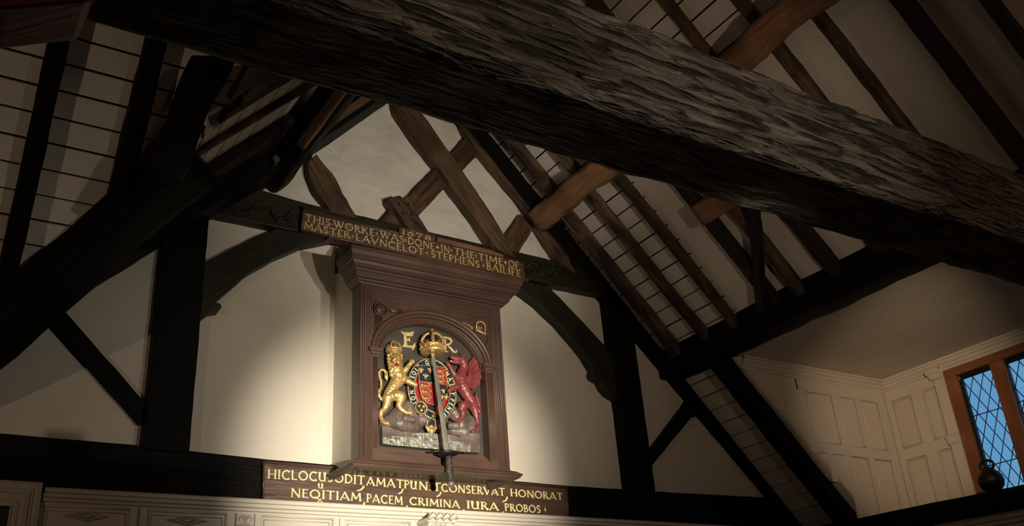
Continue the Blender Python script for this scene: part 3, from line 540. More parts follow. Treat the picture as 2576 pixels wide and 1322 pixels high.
lo_ = [(-.205, -.31, 1.10, 2.22, 'rafter', 'brown rafter below the purlin beside the gable principal'),
       (-.558, -.634, 1.10, 2.22, 'rafter', 'brown rafter below the purlin between two boarded strips'),
       (-.892, -.962, 1.08, 2.22, 'rafter', 'red-brown rafter between the boards and the smooth plaster strip'),
       (-1.30, -1.40, 1.08, 2.22, 'blackred', 'dark rafter behind the head of the curved brace'),
       (-1.54, -1.63, 1.60, 2.22, 'rafter', 'short brown rafter on the right of the curved brace'),
       (-1.86, -1.965, 1.08, 2.22, 'blackred', 'dark red rafter below the tie beam, right of the curved brace'),
       (-2.23, -2.33, 1.08, 2.22, 'blackred', 'last dark rafter seen under the tie beam towards the dormer')]
for i, (a, b, c, d, m, l) in enumerate(lo_): rafterR(a, b, c, d, m, l, seed=i + 21)
for i, y in enumerate((-4.2, -4.7, -5.2, -5.7, -6.2, -6.7, -7.2, -7.7, -8.2)):
    rafterR(y, y - .09, .02, 2.2, 'blackred', 'dark rafter of the right roof slope on the near side of the tie beam', seed=i + 41, group='rafters behind the viewer')
rafterR(-.51, -.66, 2.20, 3.50, 'black', 'black trimmer rafter at the edge of the dormer opening', depth=.13, seed=61)
# left slope rafters (underside seen between valley and purlin)
def rafterL(y0, y1, x0, x1, mat, label, depth=.07, seed=0):
    yc, wd = (y0 + y1) / 2, abs(y1 - y0); mb = MB(); mb.beam(ML(-x0, yc, -depth / 2), ML(-x1, yc, -depth / 2), wd, depth, (0, 1, 0), NL, .006, .07, 6, .16, seed=seed)
    return solo(mb, 'rafter', mat, label, 'rafter', 'rafters of the left roof slope')
for i, (a, b, c, d, m, l) in enumerate([
    (-.34, -.50, .02, 2.6, 'black', 'black rafter of the left slope beside the gable principal'),
    (-.56, -.75, .02, 2.45, 'blackred', 'dark rafter of the left slope below the lower bright strip'),
    (-1.075, -1.13, .02, 2.12, 'rafter', 'brown rafter of the left slope between the two bright strips'),
    (-1.40, -1.50, .02, 1.92, 'blackred', 'dark rafter of the left slope with a square cut foot'),
    (-1.52, -1.66, .02, 1.86, 'rafter', 'reddish rafter of the left slope close under the tie beam'),
    (-1.67, -2.15, .02, 1.95, 'blackred', 'broad dark board lying high on the left slope')]):
    rafterL(a, b, c, d, m, l, .07 if i < 2 else .032, seed=i + 71)
# wing rafters
def rafterW(x0, x1, y0, y1, label, seed, mat='black'):
    xc = (x0 + x1) / 2; d = .12; mb = MB(); mb.beam(MW(xc, y0, -d / 2), MW(xc, y1, -d / 2), abs(x1 - x0), d, (1, 0, 0), NW, .006, .07, 6, .16, seed=seed)
    return solo(mb, 'rafter', mat, label, 'rafter', 'rafters of the side wing on the left')
rafterW(-3.22, -3.11, 0, -3.0, 'black rafter of the wing roof just outside the left edge', 81)
rafterW(-2.755, -2.665, -.50, -3.0, 'black rafter between the boards, nearer the left edge of the picture', 82)
rafterW(-2.345, -2.245, -.92, -3.0, 'black rafter meeting the valley timber, right of the wide boarded bay', 83)
for k, x in enumerate((-3.65, -4.1, -4.55, -5.0, -5.45, -5.9, -6.35, -6.8)): rafterW(x - .05, x + .05, 0, -3.0, 'black rafter of the wing roof beyond the left edge', 84 + k)

# purlins
mb = MB(); mb.beam((1.025, -.09, 5.225), (.975, -4.4, 5.245), .20, .18, V((1, 0, -PITCH)), NR, .022, .06, 4, .3, seed=5)
solo(mb, 'purlin', 'purlin', 'thick orange-brown purlin with a rounded cut end near the gable', 'purlin')
mb = MB(); mb.beam((-1.17, -.03, 5.08), (-1.17, -3.6, 5.08), .17, .20, V((1, 0, PITCH)), NL, .010, .08, 5, .2, seed=6)
solo(mb, 'purlin', 'black', 'black purlin of the left roof slope seen under the tie beam', 'purlin')
mb = MB(); mb.beam((-1.255, -.82, 4.86), (-1.255, -3.0, 4.86), .045, .06, V((1, 0, PITCH)), NL, .004, .08, 5, .2, seed=16)  # lit lower edge of the purlin, added as a separate lighter strip
solo(mb, 'lit_edge', 'purlin', 'thin orange-brown strip standing for the lit edge of the left purlin', 'lit_edge')
mb = MB(); mb.beam((1.47, -1.42, 4.72), (1.47, -2.1, 4.72), .16, .12, V((1, 0, -PITCH)), NR, .012, .05, 6, .2, seed=7)
solo(mb, 'trimmer', 'purlin', 'short brown timber wedged between rafters beside the curved brace', 'timber')
# ridge piece
mb = MB(); mb.beam((0, 0, 6.42), (0, -9, 6.42), .1, .16, (1, 0, 0), (0, 0, 1), .006, .15, seed=8)
solo(mb, 'ridge_beam', 'blackred', 'dark ridge beam at the top of the main roof', 'beam')
# gable principals
def principal(sgn, mat, label, y1, seed):
    pts = [(3.28, 2.98), (1.85, 4.42), (1.26, 4.945), (.33, 5.96), (0, 6.31), (0, 6.56), (.33, zr(.33) + .01), (1.26, zr(1.26) + .01), (1.85, zr(1.85) + .01), (2.36, zr(2.36)), (3.45, zr(3.45))]
    pts = [(sgn * a, b) for a, b in pts]
    mb = MB(); mb.prism(rough_poly(pts, .008, .08, seed), -y1, .02, grain=(.7, -.7 * sgn)); solo(mb, 'principal_rafter', mat, label, 'rafter', bevel=.012)
principal(1, 'black', 'black principal rafter on the right edge of the gable wall', .10, 1)
principal(-1, 'black', 'black principal rafter on the left edge of the gable wall', .30, 2)
# valley timber
def val(y): return V((-3.2175 - y, y, 3.1 - PITCH * y))
dirv = (val(-2) - val(0)).normalized(); sv = V((1, 1, 0)).normalized(); upv = dirv.cross(sv); upv = upv if upv.z > 0 else -upv
mb = MB(); mb.beam(val(.05) - upv * .10, val(-1.22) - upv * .10, .28, .20, sv, upv, .014, .08, 5, .2, seed=9)
solo(mb, 'valley_rafter', 'black', 'broad dark valley rafter running up between the two left roofs', 'rafter')
mb = MB(); mb.prism(rough_poly([(a, c) for a, b, c in D['hooked']['strut']], .014, .05, 3), -1.70, -1.54)
solo(mb, 'curved_strut', 'black', 'crooked dark strut with a wavy bark edge beside the left boards', 'strut', bevel=.01)
# curved brace on the right slope
mb = MB(); mb.beam((1.53, -1.86, 4.66), (2.06, -1.30, 4.13), .115, .12, V((.5, .87, .2)).cross(V((.57, .6, -.56))).cross(V((.57, .6, -.56))), NR, .014, .05, 7, .2, seed=10, bow=(.035, .03, .0))
solo(mb, 'wind_brace', 'blackred', 'knotty dark red wind brace standing on the dormer head beam', 'brace')
# dormer head beam
mb = MB(); mb.beam((2.265, -.02, 4.145), (2.265, -4.4, 4.145), .23, .24, (1, 0, 0), (0, 0, 1), .007, .08, 5, .1, seed=11)
solo(mb, 'head_beam', 'black', 'black beam along the top of the dormer opening', 'beam')
# wall plate / sill beam under the dormer
mb = MB(); mb.beam((3.37, .0, 2.755), (3.37, -9.0, 2.50), .20, .14, (1, 0, 0), (0, 0, 1), .004, .12, 5, .08, seed=12)
solo(mb, 'wall_plate', 'black', 'black wall plate along the foot of the dormer with a jug on it', 'beam')

# great tie beam across the picture
mb = MB(); mb.beam((-3.3, -4.045, 3.055), (3.4, -4.07, 3.055), .235, .31, (0, 1, 0), (0, 0, 1), 0.0065, .030, 9, .075, k=2, seed=13, drift=.4)
tb = solo(mb, 'tie_beam', 'weathered', 'huge weathered grey tie beam crossing the whole picture', 'beam')
mb = MB(); mb.beam((-3.3, -7.9, 3.0), (3.4, -7.9, 3.0), .24, .30, (0, 1, 0), (0, 0, 1), .012, .1, 5, .10, seed=14)
solo(mb, 'tie_beam', 'weathered', 'grey tie beam behind the viewer carrying a floodlight', 'beam')
mb = MB(); mb.prism([(-3.30, 2.43), (-2.933, 2.61), (-2.825, 2.668), (-2.812, 2.76), (-2.79, 2.93), (-3.25, 2.98), (-3.35, 2.75)], -4.29, -4.17)
solo(mb, 'knee_brace', 'redlit_brace', 'knee brace with red light painted into its colour, top left corner under the tie beam', 'brace', bevel=.01)
# posts under tie beam ends
mb = MB(); mb.beam((-3.25, -4.06, 0), (-3.25, -4.06, 2.9), .22, .24, (1, 0, 0), (0, 1, 0), .006, .15, seed=15)
solo(mb, 'wall_post', 'black', 'black wall post under the left end of the tie beam', 'post')

# =================================================================== GABLE TRUSS
def wallt(name, key, mat, label, cat, y0=-.07, y1=.02, bevel=.006, amp=.004, seed=1, pts=None):
    mb = MB(); mb.prism(rough_poly(pts or D[key], amp, .05, seed), y0, y1)
    return solo(mb, name, mat, label, cat, bevel=bevel)
mb = MB(); mb.prism(rough_poly([(-3.45, 3.125), (-1.86, 3.115), (-1.13, 3.092), (1.12, 3.072), (1.85, 3.078), (3.45, 3.105), (3.45, 2.845), (1.1, 2.835), (-1.2, 2.838), (-3.45, 2.875)], .003, .1, 2), -.085, .02, grain=(1, 0))
solo(mb, 'tie_beam', 'black', 'black tie beam at the foot of the gable behind the Latin sign', 'beam', bevel=.006)
wallt('collar_beam', None, 'carved', 'dark carved collar beam across the gable behind the 1678 sign', 'beam', -.085, .02, pts=[(-1.66, 4.945), (-1.26, 4.93), (-.95, 4.905), (.6, 4.885), (1.0, 4.885), (1.40, 4.86), (1.66, 4.70), (1.66, 4.66), (-1.66, 4.675)])
for sg, lab in ((-1, 'left'), (1, 'right')):
    x0, x1 = (-1.86, -1.60) if sg < 0 else (1.615, 1.855)
    wallt('queen_post', None, 'black', 'tall black post of the gable, %s of the armorial cabinet' % lab, 'post', -.10, .02, pts=[(x0, 3.09), (x1, 3.09), (x1, 4.75), (x0, 4.75)] if sg < 0 else [(x0 + .02, 3.06), (x1 + .025, 3.06), (x1, 4.72), (x0, 4.72)], bevel=.008, seed=sg + 5)
wallt('arch_brace', 'arch_left', 'carved', 'curved dark arch brace left of the cabinet with a rounded stop', 'brace', -.085, seed=3)
wallt('arch_brace', 'arch_right', 'carved', 'curved dark arch brace right of the cabinet with a rounded stop', 'brace', -.085, seed=4)
wallt('diagonal_strut', 'strut_left', 'black', 'black diagonal strut in the lower left corner of the gable', 'strut', seed=5)
wallt('diagonal_strut', 'strut_right', 'black', 'thin black diagonal strut in the lower right of the gable', 'strut', seed=6)
wallt('gable_timber', 'gable_diag', 'gable', 'long brown timber slanting down the upper gable to the sign', 'timber', -.12, seed=7, amp=.008)
wallt('gable_timber', 'gable_cross_up', 'gable', 'brown cross timber right of the long slanting gable timber', 'timber', -.07, seed=8, amp=.008)
wallt('gable_timber', 'gable_cross_low', 'gable', 'brown cross timber between the long slant and the broken stub', 'timber', -.07, seed=9, amp=.008)
mb = MB(); mb.prism(rough_poly(D['gable_stub'], .006, .02, 10), -.125, .0)
st = solo(mb, 'broken_stub', 'gable', 'broken stub of timber with peg holes standing on the sign', 'timber', bevel=.006)
for hx, hz in ((-.255, 5.045), (-.18, 5.06), (-.225, 4.975), (-.155, 4.98)): hb = MB(); hb.lathe((hx, -.127, hz), [(.009, -.003), (.009, .003)], 10, axis=(0, -1, 0)); hb.build('peg_hole', 'iron', st)
wallt('gable_timber', 'gable_left', 'gable', 'short dark brown timber leaning at the left of the upper gable', 'timber', -.09, seed=11, amp=.012)
wallt('gable_timber', 'gable_right_low', 'gable', 'short brown timber rising from the right end of the 1678 sign', 'timber', -.07, seed=12, amp=.008)
wallt('gable_rafter', 'gable_raf_right', 'rafter', 'brown rafter lying against the right slope of the upper gable', 'rafter', -.095, seed=13, amp=.010)
mb = MB(); mb.prism([(-.34, 5.99), (-1.27, 4.985), (-1.29, 5.03), (-.36, 6.05)], -.36, -.30)
solo(mb, 'edge_board', 'gable', 'thin brown board edge along the left gable principal', 'board', bevel=.004)
# foliage carving on the collar
def scroll(cx, cz, r, turns, sg, flip=1, y=-.088):
    return [(cx + sg * r * (1 - t / 22) * math.cos(t * turns * 2 * math.pi / 20), y, cz + flip * r * .62 * (1 - t / 22) * math.sin(t * turns * 2 * math.pi / 20)) for t in range(21)]
for nm, xs, sg in (('left', (-1.42, -1.27, -1.13, -1.03), 1), ('right', (.84, .93, 1.03, 1.15), -1)):
    mb = MB()
    for i, x in enumerate(xs):
        zc = 4.765 + (.02 if i % 2 else -.02)
        mb.tube(scroll(x, zc, .055, 1.6, sg, 1 if i % 2 else -1), [.009] * 10 + [.006] * 11, 6)
        mb.tube([(x - .07, -.09, zc - .03 * (1 if i % 2 else -1)), (x, -.092, zc + .055 * (1 if i % 2 else -1)), (x + .08, -.09, zc + .01)], .007, 6)
    solo(mb, 'scroll_carving', 'carved', 'carved leaf scrolls on the collar beam, %s of the 1678 sign' % nm, 'carving')

# =================================================================== SIGNS
s = thing('inscription_board', 'carved oak board lettered THIS WORKE WAS DONE above the cabinet', 'sign', (-.09, -.09, 4.63))
mb = MB(); mb.prism([(-.984, 4.816), (.812, 4.778), (.803, 4.632), (-.988, 4.662)], -.122, -.085, grain=(1, 0)); mb.build('board', 'signwood', s, bevel=.003)
mb = MB()
for a, b in (((-.984, 4.816), (.812, 4.778)), ((-.988, 4.662), (.803, 4.632))):
    mb.tube([(a[0], -.124, a[1]), (b[0], -.124, b[1])], .0065, 8)
for a, b in (((-.984, 4.816), (-.988, 4.662)), ((.812, 4.778), (.803, 4.632))): mb.tube([(a[0], -.124, a[1]), (b[0], -.124, b[1])], .005, 8)
mb.build('border_moulding', 'signwood', s)
for wd in D['words_up']:
    mb = MB(); write(mb, [wd], -.1225, .005); mb.build('carved_lozenge' if wd[0] == '*' else 'carved_word', 'gilt', s)
mb = MB(); mb.prism([(-.262, 4.845), (.036, 4.838), (.034, 4.785), (-.264, 4.790)], -.135, -.09, grain=(1, 0)); dp = mb.build('date_block', 'signwood', s, bevel=.003)
mb = MB(); mb.tube([(-.264, -.137, 4.846), (.038, -.137, 4.839)], .006, 6); mb.build('date_moulding', 'signwood', dp)
mb = MB(); write(mb, D['words_date'], -.136, .004); mb.build('date_lettering', 'gilt', dp)
mb = MB(); mb.prism([(-.99, 4.850), (-.275, 4.845), (-.275, 4.803), (-.985, 4.818)], -.135, -.08, grain=(1, 0)); solo(mb, 'ledge_board', 'carved', 'dark plain ledge strip on top of the 1678 sign at its left', 'ledge', bevel=.003)
mb = MB(); mb.prism([(.046, 4.832), (.50, 4.822), (.62, 4.800), (.62, 4.782), (.046, 4.795)], -.14, -.08, grain=(1, 0)); solo(mb, 'ledge_board', 'purlin', 'light tan ledge strip on top of the 1678 sign at its right', 'ledge', bevel=.004)
mb = MB(); mb.prism([(-.80, 4.66), (.83, 4.630), (.83, 4.612), (-.80, 4.640)], -.15, -.06, grain=(1, 0)); solo(mb, 'shelf_strip', 'signwood', 'thin shiny wooden strip along the underside of the 1678 sign', 'ledge', bevel=.003)

s = thing('inscription_board', 'dark oak board lettered in Latin from HIC LOCUS to PROBOS under the cabinet', 'sign', (-.07, -.09, 2.83))
mb = MB(); mb.prism([(-1.169, 3.067), (1.034, 3.048), (1.023, 2.825), (-1.159, 2.832)], -.122, -.085, grain=(1, 0)); mb.build('board', 'signwood', s, bevel=.003)
mb = MB()
q = [(-1.169, 3.064), (1.034, 3.045), (1.023, 2.829), (-1.159, 2.836)]
mb.tube([(q[0][0], -.124, q[0][1]), (q[1][0], -.124, q[1][1])], .008, 8)
for i in (1, 3): mb.tube([(q[i][0], -.122, q[i][1]), (q[(i + 1) % 4][0], -.122, q[(i + 1) % 4][1])], .006, 8)
mb.build('border_moulding', 'signwood', s)
for wd in D['words_low']:
    mb = MB(); write(mb, [wd], -.1225, .005, {'A': 'a', 'I': 'i'}); mb.build({'*': 'carved_lozenge', ',': 'carved_comma', '^': 'caret_mark', 'u': 'small_letter'}.get(wd[0], 'carved_word'), 'giltlow', s)
# =================================================================== ARMORIAL CABINET
YF = -.43; CX0, CX1 = -.690, .366; CXM = (CX0 + CX1) / 2
mb = MB(); mb.box(-.689, .37, -.30, .0, 3.06, 4.44); struct(mb, 'wall_breast', 'plaster')
mb = MB(); mb.prism([(-.30, 4.40), (-.30, 4.49), (-.125, 4.615), (-.01, 4.63), (-.01, 4.44)], -.70, .38, axis='x'); solo(mb, 'corbel_block', 'carved', 'dark carved block between the cabinet cornice and the collar beam', 'corbel', bevel=.006)
cb = thing('armorial_cabinet', 'brown oak cabinet with heavy cornice framing a carved coat of arms', 'cabinet', (CXM, YF, 2.95))
def path3(x0, x1, yf, yb, kr=1.0):
    return lambda d, z: [(x0 - d, yb, z), (x0 - d, yf - d, z), (x1 + d * kr, yf - d, z), (x1 + d * kr, yb, z)]
# carcass (a box open at the front behind the arch)
AX, AZ, RX, RZ = -.172, 3.74, .397, .29       # arch centre and half axes of the opening
mb = MB()
mb.box(CX0 + .001, CX0 + .03, YF + .051, -.302, 3.03, 4.215); mb.box(CX1 - .03, CX1 - .001, YF + .051, -.302, 3.03, 4.215); mb.box(CX0 + .03, CX1 - .03, -.335, -.302, 3.03, 4.215)
mb.build('carcass', 'cabinet', cb)
# front frame: stiles, rails
mb = MB()
mb.box(CX0, -.605, YF, YF + .05, 3.02, 4.21); mb.box(.279, CX1, YF, YF + .05, 3.02, 4.21)
mb.box(-.605, .279, YF, YF + .05, 3.02, 3.092); mb.box(-.605, .279, YF, YF + .05, 4.105, 4.21)
mb.build('front_frame', 'cabinet', cb, bevel=.002)
mb = MB()       # reeded mouldings round the frame
for k, e in enumerate((.004, .022, .034, .052, .066, .080)):
    r = (.006, .004, .006, .004, .005, .004)[k]
    pts = [(CX0 + e, YF - .002, 3.03), (CX0 + e, YF - .002, 4.20 - e * 1.1), (CX1 - e, YF - .002, 4.20 - e * 1.1), (CX1 - e, YF - .002, 3.03)]
    mb.tube(pts, r, 6)
mb.build('frame_moulding', 'cabinet', cb)
# spandrel plate with the arch cut out, archivolt rings
mb = MB(); N = 40
A = [(AX + RX * math.cos(math.pi * i / N), AZ + RZ * math.sin(math.pi * i / N)) for i in range(N + 1)]
for i in range(N):
    (xa, za), (xb, zb_) = A[i], A[i + 1]
    mb.prism([(xa, za), (xb, zb_), (xb, 4.106), (xa, 4.106)], YF + .008, YF + .04)
mb.box(-.606, AX - RX, YF + .008, YF + .04, AZ, 4.106); mb.box(AX + RX, .280, YF + .008, YF + .04, AZ, 4.106)
mb.build('spandrel_panel', 'cabinet', cb)
mb = MB()
def ell(rx, rz, y, n=48): return [(AX + rx * math.cos(math.pi * i / n), y, AZ + rz * math.sin(math.pi * i / n)) for i in range(n + 1)]
mb.tube(ell(RX + .036, RZ + .036, YF - .004), .017, 10); mb.tube(ell(RX + .012, RZ + .012, YF - .0), .011, 8)
for d, r in ((-.004, .006), (-.028, .005)): mb.tube(ell(RX + d, RZ + d, YF + .02), r, 8)
mb.build('arch_moulding', 'cabinet', cb)
mb = MB()       # soffit ring with small coffers
b0 = len(mb.v); rows = []
for y, d in ((YF + .012, 0), (YF + .04, -.032), (-.34, -.036)):
    rows.append([V(p) for p in ell(RX + d, RZ + d, y, 40)])
for r in rows: mb.v += r
for i in range(2):
    for j in range(40): mb.face([b0 + i * 41 + j, b0 + i * 41 + j + 1, b0 + (i + 1) * 41 + j + 1, b0 + (i + 1) * 41 + j])
for j in range(1, 40, 2):
    t = math.pi * j / 40; c = V((AX + (RX - .018) * math.cos(t), YF + .022, AZ + (RZ - .018) * math.sin(t))); mb.ball(c, .008, 8)
mb.build('arch_soffit', 'cabinet', cb)
# pilasters and imposts
for nm, x0, x1 in (('l', -.608, -.566), ('r', .222, .282)):
    mb = MB(); mb.box(x0, x1, YF - .004, -.34, 3.09, 3.735)
    n = 3
    for k in range(n):
        xx = x0 + (x1 - x0) * (k + 1) / (n + 1); mb.tube([(xx, YF - .005, 3.12), (xx, YF - .005, 3.70)], .0045, 6)
    pl_ = mb.build('pilaster', 'cabinet', cb)
    mb = MB(); mb.sweep([(0, 3.715), (.012, 3.722), (.014, 3.732), (.024, 3.738), (.026, 3.758), (0, 3.762)], lambda d, z, x0=x0, x1=x1: [(x0 - d, -.34, z), (x0 - d, YF - .004 - d, z), (x1 + d, YF - .004 - d, z), (x1 + d, -.34, z)]); mb.box(x0 - .003, x1 + .003, YF - .008, -.36, 3.70, 3.76)
    mb.build('impost', 'cabinet', pl_)
# painted ground of the arms
mb = MB(); mb.box(-.60, .26, -.352, -.340, 3.08, 4.06); mb.build('back_panel', 'ground', cb)
mb = MB(); mb.box(-.57, .225, YF + .005, -.35, 3.088, 3.104); mb.box(-.57, .225, YF + .03, -.35, 3.104, 3.125); mb.box(-.565, .22, YF + .05, -.35, 3.125, 3.142); mb.build('inner_sill', 'cabinet', cb, bevel=.002)
# sill moulding
mb = MB(); prof = [(0, 3.045), (.012, 3.045), (.016, 3.036), (.032, 3.030), (.045, 3.028), (.050, 3.018), (.062, 3.012), (.068, 3.002), (.080, 2.998), (.082, 2.985), (.070, 2.978), (.066, 2.966), (.048, 2.958), (.040, 2.945), (.020, 2.938), (0, 2.936)]
prof = [(d_, 2.968 + (z_ - 2.936) * .72) for d_, z_ in prof[:-3]] + [(.030, 2.985), (0, 3.028)]
mb.sweep(prof, path3(CX0, CX1, YF, -.13, .6)); mb.box(CX0, CX1, YF, -.13, 3.028, 3.046); mb.box(CX0 - .02, CX1 + .01, YF - .03, YF + .02, 2.985, 3.04); mb.build('sill_moulding', 'cabinet', cb)
# cornice
mb = MB(); prof = [(0, 4.195), (.008, 4.197), (.010, 4.207), (.022, 4.212), (.024, 4.222), (.036, 4.228), (.046, 4.243), (.048, 4.262), (.056, 4.264), (.058, 4.275), (.070, 4.284), (.084, 4.302), (.088, 4.318), (.096, 4.322), (.098, 4.345), (.104, 4.352), (.108, 4.372), (.112, 4.378), (.112, 4.404), (0, 4.412)]
mb.sweep(prof, path3(CX0, CX1, YF, -.29, 1.3)); mb.box(CX0, CX1, YF, -.29, 4.196, 4.41); mb.build('cornice', 'cabinet', cb)
# spandrel carvings: a small face at the left, the dated device at the right
mb = MB(); c = V((-.548, YF - .004, 4.035)); mb.ball(c, .036, 16, 1, .45, 1.05); mb.ball(c + V((0, -.016, -.004)), .009, 8, 1, 1, 1.8)
for sx in (-1, 1): mb.ball(c + V((sx * .014, -.013, .010)), .007, 8); mb.tube([c + V((sx * .004, -.016, .016)), c + V((sx * .022, -.012, .018))], .003, 6)
mb.tube([c + V((-.014, -.015, -.020)), c + V((0, -.018, -.024)), c + V((.014, -.015, -.020))], .0035, 6)
mb.tube([(c.x + .046 * math.cos(t * .35), c.y - .001, c.z + .046 * math.sin(t * .35)) for t in range(18)], .006, 6, closed=True)
for k in range(7):
    a = math.radians(-20 + 8 * k); mb.tube([(c.x + .05, c.y, c.z), (c.x + .05 + .12 * math.cos(a), c.y + .002, c.z + .05 * math.sin(a) + .006)], [.004, .001], 6)
for k in range(6): mb.tube([(c.x - .03 + .008 * k, c.y, c.z - .05), (c.x - .04 + .012 * k, c.y, c.z - .15 + .008 * k)], [.004, .002], 6)
mb.build('carved_face', 'cabinet', cb)
mb = MB()
dv = [(.165, 4.006), (.232, 3.985), (.238, 4.046), (.225, 4.062), (.205, 4.068), (.182, 4.062), (.168, 4.046)]
mb.tube([(a, YF - .004, b) for a, b in dv], .0055, 8, closed=True); mb.tube([(.160, YF - .006, 4.000), (.236, YF - .006, 3.978)], .008, 8)
write(mb, D['words_arms'], YF + .007, .004); mb.build('dated_device', 'gilt', cb)
for k in range(1):
    mb = MB()
    for j in range(8): mb.tube([(.262 - .006 * j, YF + .006, 3.96 - .012 * j), (.225 + .002 * j, YF + .006, 3.86 - .010 * j)], [.004, .0015], 6)
    mb.build('leaf_carving', 'cabinet', cb); mb = MB()
    for j in range(6): mb.tube([(.02 + .02 * j, YF + .006, 4.075), (.06 + .022 * j, YF + .006, 4.055 - .004 * j)], [.003, .0015], 6)
    mb.build('leaf_carving', 'cabinet', cb)

# ---- the arms
def flat(key, y0, y1, mat, name, parent, bev=.002):
    m = MB(); m.prism(D[key], y0, y1); return m.build(name, mat, parent, bevel=bev)
flat('letter_E', -.362, -.352, 'gilt', 'letter_e', cb)
mb = MB(); R_, H_ = D['letter_R'], D['letter_R_hole']
mb.tube([(-.036, -.356, 3.842), (-.038, -.356, 3.89), (-.038, -.356, 3.942)], [.006, .009, .008], 6)
mb.tube([(-.062, -.356, 3.946), (-.03, -.356, 3.944), (.0, -.356, 3.940), (.012, -.356, 3.922), (-.002, -.356, 3.902), (-.030, -.356, 3.892)], [.004, .007, .009, .010, .008, .006], 6)
mb.tube([(-.028, -.356, 3.895), (.002, -.356, 3.872), (.022, -.356, 3.850), (.042, -.356, 3.846), (.050, -.356, 3.858), (.040, -.356, 3.864)], [.006, .009, .009, .007, .006, .005], 6)
mb.tube([(-.052, -.356, 3.842), (-.018, -.356, 3.842)], .005, 6); mb.build('letter_r', 'gilt', cb)
rk = blob('rock_mound', D['rock_mound'], 'rock', cb, .006, 6)
blob('tree_stump', D['log'], 'rock', rk, .005, 2); blob('tree_stump', D['log_right'], 'rock', rk, .005, 2)
flat('plinth', -.405, -.352, 'rock', 'plinth', cb, .004)
flat('motto', -.418, -.404, 'silver', 'motto_plate', cb); flat('silver_left', -.410, -.404, 'silver', 'motto_plate', cb)
ln = blob('golden_lion', D['lion_body'], 'gold', cb, .003, 4)
ln['label'] = 'gilded standing lion'
blob('mane', D['lion_mane'], 'gold', ln, .0025, 1); blob('face', D['lion_face'], 'gold', ln, .002, 1); [blob('paw', D['lion_claws'][i:j], 'gold', ln, .002, 1) for i, j in ((0, 3), (3, 6), (6, 10), (10, 14))]
blob('tongue', D['lion_tongue'], 'shield_red', ln, .002, 1)
def crown(c, r, h, parent, name, big):
    c = V(c); mb = MB(); s_ = r
    mb.lathe(c, [(r * .92, 0), (r, .03 * h), (r * 1.02, .10 * h), (r * .96, .14 * h), (r * .98, .24 * h), (r * 1.04, .28 * h), (r * 1.0, .33 * h), (r * .9, .33 * h), (r * .86, .02 * h)], 32)
    n = 14
    for k in range(n):
        t = 2 * math.pi * k / n; mb.ball(c + V((r * 1.0 * math.cos(t), r * 1.0 * math.sin(t), .19 * h)), r * .10, 8); mb.ball(c + V((r * 1.02 * math.cos(t + .22), r * 1.02 * math.sin(t + .22), .36 * h)), r * .075, 6)
    for k in range(4):
        t = math.pi * (k + .5) / 2 + (.35 if big else 0); P_ = []
        for q in range(13):
            u = q / 12; rad = r * .88 * (1.0 + .05 * math.sin(math.pi * u)) * math.cos(u * math.pi / 2 * .98) ** .8 ; z = .3 * h + .56 * h * math.sin(u * math.pi / 2)
            P_.append(c + V((rad * math.cos(t), rad * math.sin(t), z)))
        mb.tube(P_, r * .12, 8)
        for q in range(1, 12, 2): mb.ball(P_[q] + V((math.cos(t), math.sin(t), .3)) * r * .08, r * .075, 6)
    mb.ball(c + V((0, 0, .9 * h)), r * .13, 10); mb.box(c.x - r * .04, c.x + r * .04, c.y - r * .04, c.y + r * .04, c.z + .9 * h, c.z + 1.06 * h); mb.box(c.x - r * .12, c.x + r * .12, c.y - r * .04, c.y + r * .04, c.z + .96 * h, c.z + 1.01 * h)
    o = mb.build(name, 'gold', parent)
    mb = MB(); mb.lathe(c, [(r * .62, .12 * h), (r * .56, .34 * h), (r * .36, .52 * h), (r * .1, .58 * h)], 20); mb.build('velvet_cap', 'shield_red', o)
    return o
crown((-.182, -.445, 3.778), .082, .165, cb, 'royal_crown', True)
crown((-.449, -.415, 3.752), .050, .085, ln, 'lion_crown', False)
dr = blob('red_dragon', D['dragon_body'], 'red', cb, .003, 3); dr['label'] = 'red painted standing dragon'
mb = MB(); mb.prism(D['dragon_wing'], -.392, -.376); mb.build('wing', 'red', dr, bevel=.003)
blob('wing_rib', D['dragon_wing_ribs'], 'red', dr, .003, 1); blob('tongue', D['dragon_tongue'], 'gilt', dr, .002, 0)
mb = MB(); mb.ball((.030, -.443, 3.785), .005, 8); mb.build('eye', 'iron', dr)
# garter ring (an oval strap) with its motto
G = D['garter']; gc = V(((G['L'][0] + G['Rr'][0]) / 2, 0, (G['Tt'][1] + G['B'][1]) / 2)); ga = (G['Rr'][0] - G['L'][0]) / 2; gb = (G['Tt'][1] - G['B'][1]) / 2
ia = ga - .045; ib = gb - .045
def oval(a, b, y, n=64): return [(gc.x + a * math.sin(2 * math.pi * i / n), y, gc.z + b * math.cos(2 * math.pi * i / n)) for i in range(n)]
mb = MB(); b0 = len(mb.v); n = 64
for a, b, y in ((ga, gb, -.36), (ga, gb, -.392), (ia, ib, -.392), (ia, ib, -.36)): mb.v += [V(p) for p in oval(a, b, y)]
for i in range(3):
    for j in range(n): mb.face([b0 + i * n + j, b0 + i * n + (j + 1) % n, b0 + (i + 1) * n + (j + 1) % n, b0 + (i + 1) * n + j])
gt = mb.build('garter', 'navy', cb)
mb = MB(); mb.tube(oval(ga, gb, -.393), .0045, 6, closed=True); mb.tube(oval(ia, ib, -.393), .0045, 6, closed=True); mb.build('garter_edge', 'gold', gt)
mb = MB()
